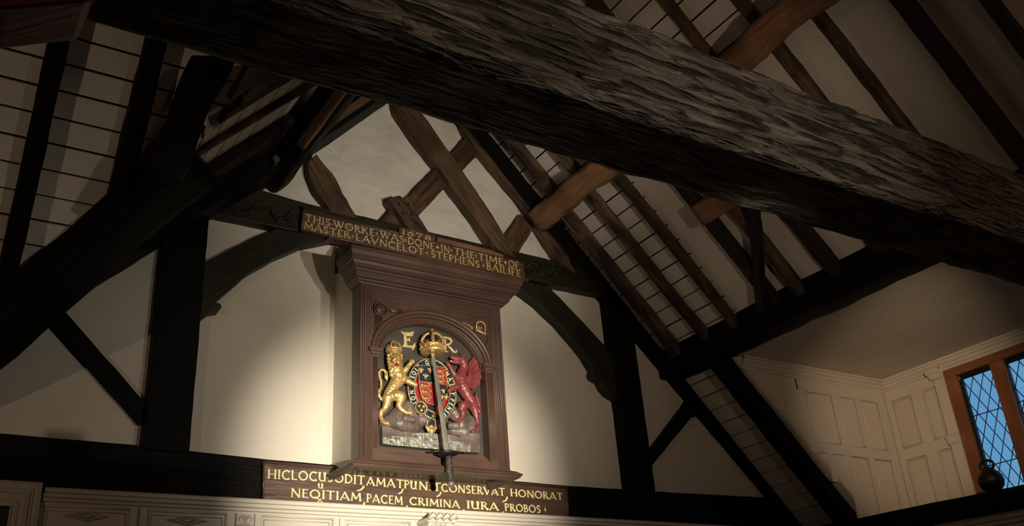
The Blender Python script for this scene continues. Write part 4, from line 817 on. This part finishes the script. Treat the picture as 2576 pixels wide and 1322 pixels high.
def around(text, a0, a1, rad_a, rad_b, h):
    for i, ch in enumerate(text):
        if ch == ' ': continue
        t = math.radians(a0 + (a1 - a0) * (i + .5) / len(text)); c = V((gc.x + rad_a * math.sin(t), 0, gc.z + rad_b * math.cos(t)))
        ex = V((rad_a * math.cos(t), 0, -rad_b * math.sin(t))).normalized(); ey = V((-ex.z, 0, ex.x))
        if ey.dot(V((math.sin(t), 0, math.cos(t)))) < 0: ey = -ey
        gw, st = GL[ch]; sx = h * .9
        for k, (pts, th, s0, s1) in enumerate(st):
            ribbon(mb, pts, th * 1.15, s0, s1, lambda x, y: V((c.x, -.3925, c.z)) + ex * ((x - gw / 2) * sx) + ey * ((y - .5) * h), V((0, -.002 - .0002 * k, 0)))
around('HONI', -132, -82, ga - .0225, gb - .0225, .028); around('SOIT', -74, -34, ga - .0225, gb - .0225, .028); around('QUI', -18, 14, ga - .0225, gb - .0225, .028)
around('MAL', 42, 82, ga - .0225, gb - .0225, .028); around('Y', 88, 98, ga - .0225, gb - .0225, .028); around('PENSE', 102, 152, ga - .0225, gb - .0225, .028)
mb.build('garter_lettering', 'ivory', gt)
mb = MB(); flat_ = [(gc.x + (ia - .001) * math.cos(t * math.pi / 24), gc.z + (ib - .001) * math.sin(t * math.pi / 24)) for t in range(48)]
mb.prism(flat_, -.372, -.354); mb.build('inner_ground', 'shield_red', gt)
sh = flat('shield', -.402, -.368, 'shield_red', 'shield', cb, .003)
mb = MB(); mb.prism([(-.264, 3.700), (-.165, 3.7055), (-.1415, 3.7065), (-.1435, 3.591), (-.265, 3.589)], -.4045, -.400); mb.prism([(-.1425, 3.592), (-.062, 3.588), (-.068, 3.52), (-.098, 3.469), (-.136, 3.444), (-.1455, 3.446)], -.4045, -.400); mb.build('blue_quarter', 'navy', sh)
mb = MB(); S_ = D['shield']; mb.tube([(a, -.403, b) for a, b in S_], .003, 6, closed=True); mb.tube([(-.141, -.404, 3.707), (-.147, -.404, 3.441)], .0025, 6); mb.tube([(-.265, -.404, 3.590), (-.06, -.404, 3.587)], .0025, 6); mb.build('shield_edge', 'gold', sh)
for fx, fz in D['fleurs']:
    mb = MB()
    c = V((fx, -.406, fz)); k = 1.0 if fx < -.15 else .85
    def q(x, z): return c + V((x * k, 0, z * k))
    mb.tube([q(0, -.012), q(0, .004), q(0, .016), q(0, .026)], [.004, .0065, .007, .002], 8)
    for sx in (-1, 1): mb.tube([q(sx * .003, -.006), q(sx * .008, .010), q(sx * .017, .012), q(sx * .020, .002)], [.004, .005, .0045, .003], 6); mb.tube([q(0, -.008), q(sx * .008, -.018)], [.003, .002], 6)
    mb.tube([q(-.011, -.005), q(.011, -.005)], .003, 6); mb.build('fleur_de_lis', 'gold', sh)
for lx, lz in D['small_lions']:
    mb = MB()
    c = V((lx, -.406, lz)); k = 1.0 if lx < -.15 else .72
    def q(x, z): return c + V((x * k, 0, z * k))
    mb.tube([q(-.026, 0), q(-.008, .002), q(.014, .001)], [.007, .006, .008], 8); mb.ball(q(-.034, .006), .009 * k, 8)
    for x in (-.024, -.010, .008, .016): mb.tube([q(x, -.002), q(x - .006, -.014), q(x - .012, -.017)], [.004, .003, .003], 6)
    mb.tube([q(.016, .004), q(.028, .012), q(.020, .020), q(.006, .018)], [.003, .0025, .0025, .004], 6); mb.tube([q(-.028, 0), q(-.040, -.008)], [.004, .003], 6); mb.build('passant_lion', 'gold', sh)
bx, bz = D['buckle'][0]; mb = MB()
mb.lathe((bx, -.40, bz), [(.040, -.012), (.042, .006), (.038, .008)], 28, axis=(0, -1, 0)); bk = mb.build('garter_buckle', 'navy', gt)
mb = MB(); mb.tube([(bx + .040 * math.cos(t * .262), -.409, bz + .040 * math.sin(t * .262)) for t in range(24)], .005, 6, closed=True)
for k in range(3): mb.ball((bx + .018 * math.cos(2.1 * k + .5), -.412, bz + .018 * math.sin(2.1 * k + .5)), .011, 8)
mb.build('buckle_boss', 'gold', bk)
mb = MB(); mb.prism(D['strap_end'], -.398, -.385); mb.build('strap_end', 'navy', gt)
mb = MB()
SE = D['strap_end']
for a, b in ((0, 3), (1, 2)): mb.tube([(SE[a][0], -.400, SE[a][1]), (SE[b][0], -.400, SE[b][1])], .0045, 6)
SLp = D['strap_loop']; mb.tube([(a, -.405, b) for a, b in SLp], .004, 6, closed=True)
mb.tube([(-.165 + .012 * math.cos(t * .5), -.407, 3.368 + .008 * math.sin(t * .5)) for t in range(12)], .003, 6, closed=True)
mb.build('strap_edge', 'gold', gt)
mb = MB(); mb.prism(SLp, -.404, -.392); mb.build('strap_loop', 'navy', gt)
blob('pendant_jewel', D['pendant'], 'gold', gt, .003, 1)

# ---- sword hanging point up in front of the arms
a_, g_, h_ = [V(q) for q in D['sword']]
sw = thing('sword', 'steel sword fixed point upward in front of the coat of arms', 'sword', tuple(h_))
dd = (a_ - g_).normalized(); sd = V((1, 0, 0)) - dd * dd.x; sd.normalize(); nn = sd.cross(dd)
mb = MB(); b0 = len(mb.v); n = 14
for i in range(n + 1):
    t = i / n; c = g_.lerp(a_ + V((0, 0, .02)), t); wd = .021 - .009 * t
    for (u, v_) in ((-1, 0), (-.3, .22), (0, .12), (.3, .22), (1, 0), (.3, -.22), (-.3, -.22)): mb.v.append(c + sd * wd * u + nn * wd * v_)
for i in range(n):
    for k in range(7): mb.face([b0 + i * 7 + k, b0 + i * 7 + (k + 1) % 7, b0 + (i + 1) * 7 + (k + 1) % 7, b0 + (i + 1) * 7 + k])
mb.face([b0 + k for k in range(7)]); mb.face([b0 + n * 7 + k for k in range(7)])
mb.build('blade', 'steel', sw)
mb = MB(); mb.lathe(g_, [(.012, .012), (.05, .004), (.066, -.004), (.060, -.012), (.030, -.022), (.012, -.026)], 24, axis=dd, sx=1, sy=.75); gd = mb.build('guard', 'iron', sw)
mb = MB(); mb.tube([g_ + V((-.11, 0, -.002)), g_ + V((-.06, 0, .006)), g_, g_ + V((.06, 0, .004)), g_ + V((.115, 0, .006))], [.006, .007, .010, .007, .006], 8); mb.build('quillon', 'iron', gd)
mb = MB(); mb.tube([g_ - dd * .025, g_ - dd * .05, h_ + dd * .09, h_ + dd * .03], [.017, .020, .021, .018], 12)
for k in range(22):
    c = (g_ - dd * .03).lerp(h_ + dd * .03, k / 21); mb.tube([c + sd * .0205 * math.cos(t * .524) + nn * .0205 * math.sin(t * .524) for t in range(12)], .0022, 4, closed=True)
mb.build('grip', 'grip', sw)
mb = MB(); mb.ball(h_ + dd * .01, .024, 12, 1, 1, .9); mb.build('pommel', 'steel', sw)

# =================================================================== CREAM PANELLING UNDER THE GABLE TIE BEAM
def line_mould(mb, prof, p0, p1, out, end=False):
    p0, p1, out = V(p0), V(p1), V(out)
    mb.sweep(prof, lambda d, z: [p0 + out * d + V((0, 0, z)), p1 + out * d + V((0, 0, z))])
pan = thing('wall_panelling', 'cream painted wall panelling with diamonds under the Latin sign', 'panelling', (0, -.05, 0))
mb = MB(); mb.box(-7.2, 3.44, -.10, -.0, 0, 2.80); mb.build('backing', 'cream', pan)
mb = MB(); pf = [(0, 2.755), (.010, 2.757), (.012, 2.768), (.026, 2.772), (.030, 2.786), (.046, 2.790), (.050, 2.808), (.062, 2.812), (.064, 2.828), (.070, 2.834), (0, 2.836)]
line_mould(mb, pf, (-2.33, -.10, 0), (3.42, -.10, 0), (0, -1, 0)); mb.build('top_cornice', 'cream', pan)
def frame_panel(mb, x0, x1, z0, z1, y, w=.022, d=.014):
    for a, b in (((x0, z1), (x1, z1)), ((x1, z1), (x1, z0)), ((x0, z0), (x0, z1)), ((x0, z0), (x1, z0))):
        mb.tube([(a[0], y, a[1]), (b[0], y, b[1])], w * .30, 6)
    for a, b in (((x0 + w, z1 - w), (x1 - w, z1 - w)), ((x1 - w, z1 - w), (x1 - w, z0 + w)), ((x0 + w, z0 + w), (x0 + w, z1 - w))):
        mb.tube([(a[0], y, a[1]), (b[0], y, b[1])], w * .16, 6)
mb = MB()
for x0, x1 in ((-2.325, -1.888), (-1.80, -1.365), (-1.165, -.717), (-.643, -.20), (.10, .55), (.62, 1.07), (1.25, 1.70), (1.78, 2.25), (2.33, 2.80)):
    mb.box(x0 - .035, x0, -.118, -.09, 2.25, 2.76); mb.box(x1, x1 + .035, -.118, -.09, 2.25, 2.76); frame_panel(mb, x0, x1, 2.56, 2.752, -.105)
    frame_panel(mb, x0, x1, 1.75, 2.50, -.105)
mb.build('panel_frames', 'cream', pan)
for i, xc in enumerate((-2.105, -1.583, -.94, -.42, .325, .845, 1.475)):
    mb = MB()
    for k, (a, b, y0, y1) in enumerate(((.125, .030, -.102, -.118), (.045, .012, -.118, -.126))):
        n0 = len(mb.v); zc = 2.706 if i < 2 else 2.66
        mb.v += [V((xc + a, y0, zc)), V((xc, y0, zc + b)), V((xc - a, y0, zc)), V((xc, y0, zc - b)), V((xc + a * .72, y1, zc)), V((xc, y1, zc + b * .72)), V((xc - a * .72, y1, zc)), V((xc, y1, zc - b * .72)), V((xc + a * .45, y1 + .012, zc)), V((xc, y1 + .012, zc + b * .45)), V((xc - a * .45, y1 + .012, zc)), V((xc, y1 + .012, zc - b * .45))]
        for r_ in (0, 4):
            for j in range(4): mb.face([n0 + r_ + j, n0 + r_ + (j + 1) % 4, n0 + r_ + 4 + (j + 1) % 4, n0 + r_ + 4 + j])
        mb.face([n0 + 8, n0 + 9, n0 + 10, n0 + 11])
    mb.build('diamond_boss', 'cream', pan)
def bracket(xc, wd, ztop, yfront, nm):
    mb = MB(); mb.box(xc - wd / 2, xc + wd / 2, yfront + .02, -.09, ztop - .30, ztop - .03)
    o = mb.build(nm, 'cream', pan, bevel=.004); mb = MB()
    for s_ in (-1, 1):
        for q in range(3):
            zz = ztop - .05 - q * .045; mb.tube([(xc + s_ * .005, yfront + .016, zz - .02), (xc + s_ * wd * .2, yfront + .010, zz + .006), (xc + s_ * wd * .38, yfront + .012, zz - .006), (xc + s_ * wd * .3, yfront + .016, zz - .024)], [.004, .008, .007, .003], 6)
        mb.tube([(xc + s_ * wd * .02, yfront + .016, ztop - .04), (xc + s_ * wd * .02, yfront + .016, ztop - .28)], .004, 6)
    mb.build('acanthus_carving', 'cream', o); return o
bracket(-1.262, .10, 2.785, -.15, 'carved_bracket')
br = bracket(-.052, .17, 2.765, -.26, 'carved_bracket')
mb = MB()
for k in range(4): mb.tube([(-.145 + .05 * k, -.255, 2.752), (-.12 + .05 * k, -.275, 2.774), (-.095 + .05 * k, -.262, 2.760)], [.012, .018, .010], 8)
mb.box(-.15, .05, -.25, -.10, 2.735, 2.76); mb.build('twisted_capital', 'cream', br)
# door case at the far left
dc = thing('door_case', 'cream moulded door head in the bottom left corner below the tie beam', 'door frame', (-2.9, -.12, 0))
mb = MB(); mb.box(-2.478, -2.342, -.14, -.09, 0, 2.86); mb.box(-3.5, -2.478, -.14, -.09, 2.735, 2.86); mb.build('architrave', 'cream', dc, bevel=.003)
mb = MB()
for e, r in ((.004, .009), (.040, .007), (.058, .011), (.100, .006), (.128, .006)):
    mb.tube([(-3.5, -.143, 2.862 - e), (-2.346 - e, -.143, 2.862 - e), (-2.346 - e, -.143, .0)], r, 8)
mb.build('moulding', 'cream', dc)
mb = MB(); mb.box(-3.5, -2.478, -.112, -.105, 0, 2.735); mb.build('opening_shade', 'iron', dc)  # black sheet standing in for the shade inside the doorway

# =================================================================== DORMER
Zc = 4.03; XW = 4.10; YC = -.68
mb = MB(); mb.box(2.36, 4.3, -4.4, -.55, Zc, Zc + .06); struct(mb, 'ceiling_dormer', 'plaster')
rake = [(2.33, Zc + .02), (XW + .05, Zc + .02), (XW + .05, 2.70), (3.50, 2.70), (3.46, zr(3.46))]
mb = MB(); mb.prism(rake, YC, YC + .10); struct(mb, 'wall_cheek', 'cream')
mb = MB(); mb.prism(rake, -4.46, -4.36); struct(mb, 'wall_cheek_near', 'cream')
mb = MB(); mb.box(XW, XW + .12, -1.29, -.55, 2.6, Zc + .05); mb.box(XW, XW + .12, -4.45, -3.40, 2.6, Zc + .05); mb.box(XW, XW + .12, -3.40, -1.29, 3.93, Zc + .05); mb.box(XW, XW + .12, -3.40, -1.29, 2.6, 2.86)
struct(mb, 'wall_dormer', 'cream')
mb = MB(); mb.box(3.42, XW + .02, -4.4, -.66, 2.68, 2.74); struct(mb, 'trim_window_shelf', 'cream')
cp = thing('dormer_panelling', 'cream raised panelling lining the dormer cheek beside the window', 'panelling', (3.5, -.69, 2.75))
pf = [(0, 3.930), (.010, 3.933), (.014, 3.950), (.024, 3.956), (.028, 3.975), (.044, 3.990), (.048, 4.006), (.058, 4.010), (.060, 4.028), (0, 4.03)]
mb = MB(); mb.sweep(pf, lambda d, z: [(2.40, YC - d, z), (XW - d, YC - d, z)]); mb.build('cornice_moulding', 'cream', cp)
mb = MB()
def cheek_frame(x0, x1, z0, z1): # raised stiles and rails round a panel
    e = .0012 if x1 - x0 > z1 - z0 else 0
    mb.prism([(x0, z0), (x1, z0), (x1, z1), (x0, z1)], YC - .014 - e, YC + .004 + e)
# stiles / rails of the cheek
for x0, x1, z0, z1 in ((3.395, 3.465, 2.78, 3.93), (3.685, 3.745, 2.75, 3.83), (3.975, 4.075, 2.75, 3.93), (3.00, 3.075, 3.36, 3.93), (3.0, 4.075, 3.830, 3.93), (3.02, 4.075, 3.325, 3.408), (3.19, 3.25, 3.10, 3.33)):
    cheek_frame(x0, x1, z0, z1)
mb.build('stiles_and_rails', 'cream', cp, bevel=.004)
mb = MB()
for x0, x1, z0, z1 in ((3.08, 3.39, 3.412, 3.826), (3.47, 3.68, 3.412, 3.826), (3.75, 3.97, 3.412, 3.826), (3.47, 3.68, 2.80, 3.32), (3.75, 3.97, 2.80, 3.32)):
    mb.tube([(x0, YC - .012, z0), (x1, YC - .012, z0), (x1, YC - .012, z1), (x0, YC - .012, z1)], .006, 6, closed=True)
mb.build('panel_moulding', 'cream', cp)
mb = MB(); # moulded strip following the slope of the roof
for off in (.02, .05, .075):
    mb.tube([(2.42 + off, YC - .006, zr(2.42) - .0), (3.42 + off * .8, YC - .006, zr(3.42))], .008, 6)
mb.build('raking_moulding', 'cream', cp)
wpn = thing('window_panelling', 'cream panelled wall between the dormer corner and the leaded window', 'panelling', (XW - .02, -1.0, 2.75))
mb = MB(); mb.sweep(pf, lambda d, z: [(XW - d, YC - d, z), (XW - d, -4.36, z)]); mb.build('cornice_moulding', 'cream', wpn)
mb = MB()
for y0, y1, z0, z1 in ((-.745, -.685, 2.75, 3.93), (-1.052, -.952, 2.75, 3.93), (-1.195, -.685, 3.325, 3.413), (-1.195, -.685, 3.835, 3.93)):
    e = .0012 if y1 - y0 > z1 - z0 else 0; mb.box(XW - .014 - e, XW + .004 + e, y0, y1, z0, z1)
mb.build('stiles_and_rails', 'cream', wpn, bevel=.004)
mb = MB()
for y0, y1, z0, z1 in ((-.748, -.950, 3.416, 3.830), (-1.054, -1.185, 3.416, 3.830), (-.748, -.950, 2.80, 3.322), (-1.054, -1.185, 2.80, 3.322)):
    for e, r in ((0, .006), (.014, .004)):
        mb.tube([(XW - .013, y0 - e, z0 + e), (XW - .013, y1 + e, z0 + e), (XW - .013, y1 + e, z1 - e), (XW - .013, y0 - e, z1 - e)], r, 6, closed=True)
mb.build('panel_moulding', 'cream', wpn)
mb = MB(); mb.box(XW - .035, XW, -1.285, -1.195, 2.74, 3.96); mb.sweep([(0, 3.87), (.02, 3.885), (.024, 3.91), (.04, 3.93), (.04, 3.96), (0, 3.96)], lambda d, z: [(XW, -1.195 + d, z), (XW - .035 - d, -1.195 + d, z), (XW - .035 - d, -1.285, z)])
mb.sweep([(0, 3.33), (.012, 3.345), (.014, 3.38), (.02, 3.40), (0, 3.42)], lambda d, z: [(XW, -1.195 + d, z), (XW - .035 - d, -1.195 + d, z), (XW - .035 - d, -1.285, z)]); mb.build('window_pilaster', 'cream', wpn, bevel=.002)
# window: oak frame, mullions, leaded lights
wn = tag(thing('window_1', None, None, (XW, -2.3, 2.8)), kind='structure')
ZT, ZS = 3.925, 2.86
mb = MB(); mb.box(XW - .02, XW + .07, -3.40, -1.288, ZT - .065, ZT); mb.box(XW - .02, XW + .07, -3.40, -1.288, ZS - .03, ZS + .03); mb.box(XW - .02, XW + .07, -1.385, -1.288, ZS + .03, ZT - .065); mb.box(XW - .02, XW + .07, -3.40, -3.31, ZS + .03, ZT - .065)
mb.build('window_frame', 'window_oak', wn, bevel=.004)
lights = [(-1.68, -1.405)]; y = -1.68
for k in range(4):
    mb = MB(); mb.box(XW - .015, XW + .065, y - .115, y, ZS + .03, ZT - .06); mb.build('mullion', 'window_oak', wn, bevel=.004)
    lights.append((y - .115 - .285, y - .115)); y -= .40
lights = [l for l in lights if l[0] > -3.33]
for (ya, yb) in lights:
    z0, z1 = ZS + .03, 3.827
    fr = MB(); fr.box(XW + .015, XW + .045, ya - .012, ya + .004, z0, z1); fr.box(XW + .015, XW + .045, yb - .004, yb + .02, z0, z1); fr.box(XW + .015, XW + .045, ya, yb, z1, z1 + .04)
    f_ = fr.build('casement', 'iron', wn)
    mb = MB(); mb.box(XW + .034, XW + .038, ya, yb, z0, z1); mb.build('pane', 'glass', f_)
    mb = MB(); dw, dh = .092, .185
    def seg(y0, zz0, y1, zz1, r=.0035):
        # clip a came to the light
        pts = []
        for t in range(101):
            yy = y0 + (y1 - y0) * t / 100; zz = zz0 + (zz1 - zz0) * t / 100
            if ya <= yy <= yb and z0 <= zz <= z1: pts.append((XW + .032, yy, zz))
        if len(pts) > 1: mb.tube([pts[0], pts[-1]], r, 6)
    k = -14
    while k < 14:
        seg(ya + k * dw, z0, ya + k * dw + 12 * dw, z0 + 12 * dh); seg(ya + k * dw, z0, ya + k * dw - 12 * dw, z0 + 12 * dh); k += 1
    for zz in (3.118, 3.516): mb.tube([(XW + .026, ya, zz), (XW + .026, yb, zz)], .004, 6)
    mb.build('lead_came', 'lead_bloom', f_)
# jug on the wall plate
jx, jy, jz = 3.44, -1.815, 2.776
jg = thing('jug', 'black round jug with a ring handle silhouetted against the leaded window', 'jug', (jx, jy, jz))
mb = MB(); mb.lathe((jx, jy, jz), [(.050, 0), (.053, .010), (.042, .018), (.054, .026), (.078, .054), (.087, .088), (.082, .122), (.062, .150), (.044, .164), (.042, .178)], 32); mb.build('body', 'iron', jg)
mb = MB(); mb.tube([(jx, jy + .052 * math.cos(t * .262), jz + .200 + .034 * math.sin(t * .262)) for t in range(24)], .010, 8, closed=True); mb.build('handle', 'iron', jg)

# panelling below the wall plate at lower right
rp = thing('wall_panelling', 'cream panelling below the black wall plate in the bottom right corner', 'panelling', (3.4, -2.5, 0))
mb = MB()
pf2 = [(0, -.10), (.012, -.095), (.016, -.075), (.035, -.066), (.038, -.045), (.055, -.035), (.058, -.012), (.066, -.008), (.066, 0), (0, 0)]
mb.sweep(pf2, lambda d, z: [(3.40 - d, -.12, 2.680 + z), (3.40 - d, -8.9, 2.680 + z - .249)]); mb.build('top_cornice', 'cream', rp)
mb = MB(); mb.box(3.40, 3.45, -9.1, -.1, 0, 2.43); mb.build('backing', 'cream', rp)
mb = MB()
for k in range(12): mb.box(3.385, 3.41, -.9 - k * .62, -.82 - k * .62, .2, 2.60 - k * .018)
mb.build('stiles', 'cream', rp)

# =================================================================== LAMPS (bodies)
def flood(loc, aim, label, i):
    l = V(loc); d = (V(aim) - l).normalized(); side = d.cross(V((0, 0, 1))).normalized(); up = side.cross(d)
    f = thing('floodlight', label, 'lamp', (l.x, l.y, l.z - .10))
    def P(a, b, c): return l - d * .035 + side * a + d * b + up * c
    mb = MB(); n0 = len(mb.v)
    for b_, s_ in ((-.05, .035), (.0, .05)):
        for a, c in ((-1, -1), (1, -1), (1, 1), (-1, 1)): mb.v.append(P(a * s_ * 1.3, b_, c * s_))
    for j in range(4): mb.face([n0 + j, n0 + (j + 1) % 4, n0 + 4 + (j + 1) % 4, n0 + 4 + j])
    mb.face([n0, n0 + 1, n0 + 2, n0 + 3]); mb.face([n0 + 4, n0 + 5, n0 + 6, n0 + 7])
    mb.build('housing', 'iron', f)
    mb = MB(); 
    for k in range(7): mb.tube([P(-.05 + k * .0167, -.055, -.03), P(-.05 + k * .0167, -.075, 0), P(-.05 + k * .0167, -.055, .035)], .003, 4)
    mb.build('cooling_fins', 'iron', f)
    mb = MB(); mb.tube([P(-.07, 0, 0), P(-.07, 0, -.05), V((l.x, l.y, l.z - .10)), P(.07, 0, -.05), P(.07, 0, 0)], .006, 6); mb.build('bracket', 'iron', f)
flood(LAMPS[0][0], LAMPS[0][1], 'black floodlight standing low behind the viewer, aimed at the cabinet', 0)
flood(LAMPS[2][0], LAMPS[2][1], 'black floodlight on the tie beam aimed at the dormer', 2)
flood(LAMPS[1][0], LAMPS[1][1], 'black floodlight on the tie beam aimed at the upper gable', 1)
flood(LAMPS[3][0], LAMPS[3][1], 'black floodlight on the rear tie beam behind the viewer', 3)
flood(LAMPS[4][0], LAMPS[4][1], 'black floodlight on the tie beam tilted up at the right roof slope', 4)
flood(LAMPS[6][0], LAMPS[6][1], 'black floodlight on the tie beam aimed at the plaster left of the cabinet', 6)
flood(LAMPS[5][0], LAMPS[5][1], 'black floodlight in the side wing aimed at its boarded roof', 5)
fl = thing('floodlight', 'small black finned lamp peeping over the top of the weathered tie beam', 'lamp', (-1.27, -4.0, 3.22))
mb = MB(); mb.box(-1.315, -1.235, -4.06, -3.98, 3.215, 3.29); mb.build('housing', 'iron', fl, bevel=.004)
mb = MB()
for k in range(9): mb.box(-1.313 + k * .0092, -1.309 + k * .0092, -4.065, -3.99, 3.285, 3.298)
mb.build('cooling_fins', 'iron', fl)
for (loc, pw, colr), lab in zip(FILLS, ('added fill light, unseen, to the right behind the viewer', 'added fill light, unseen, to the left behind the viewer')):
    f = thing('fill_fixture', lab, 'lamp', loc)  # rod and cap made up to carry an added fill light
    mb = MB(); mb.tube([V(loc) + V((0, 0, .16)), V(loc) + V((0, 0, .7))], .006, 6); mb.lathe(V(loc) + V((0, 0, .13)), [(.05, 0), (.05, .03), (.02, .05)], 16); mb.build('pendant_rod', 'iron', f)
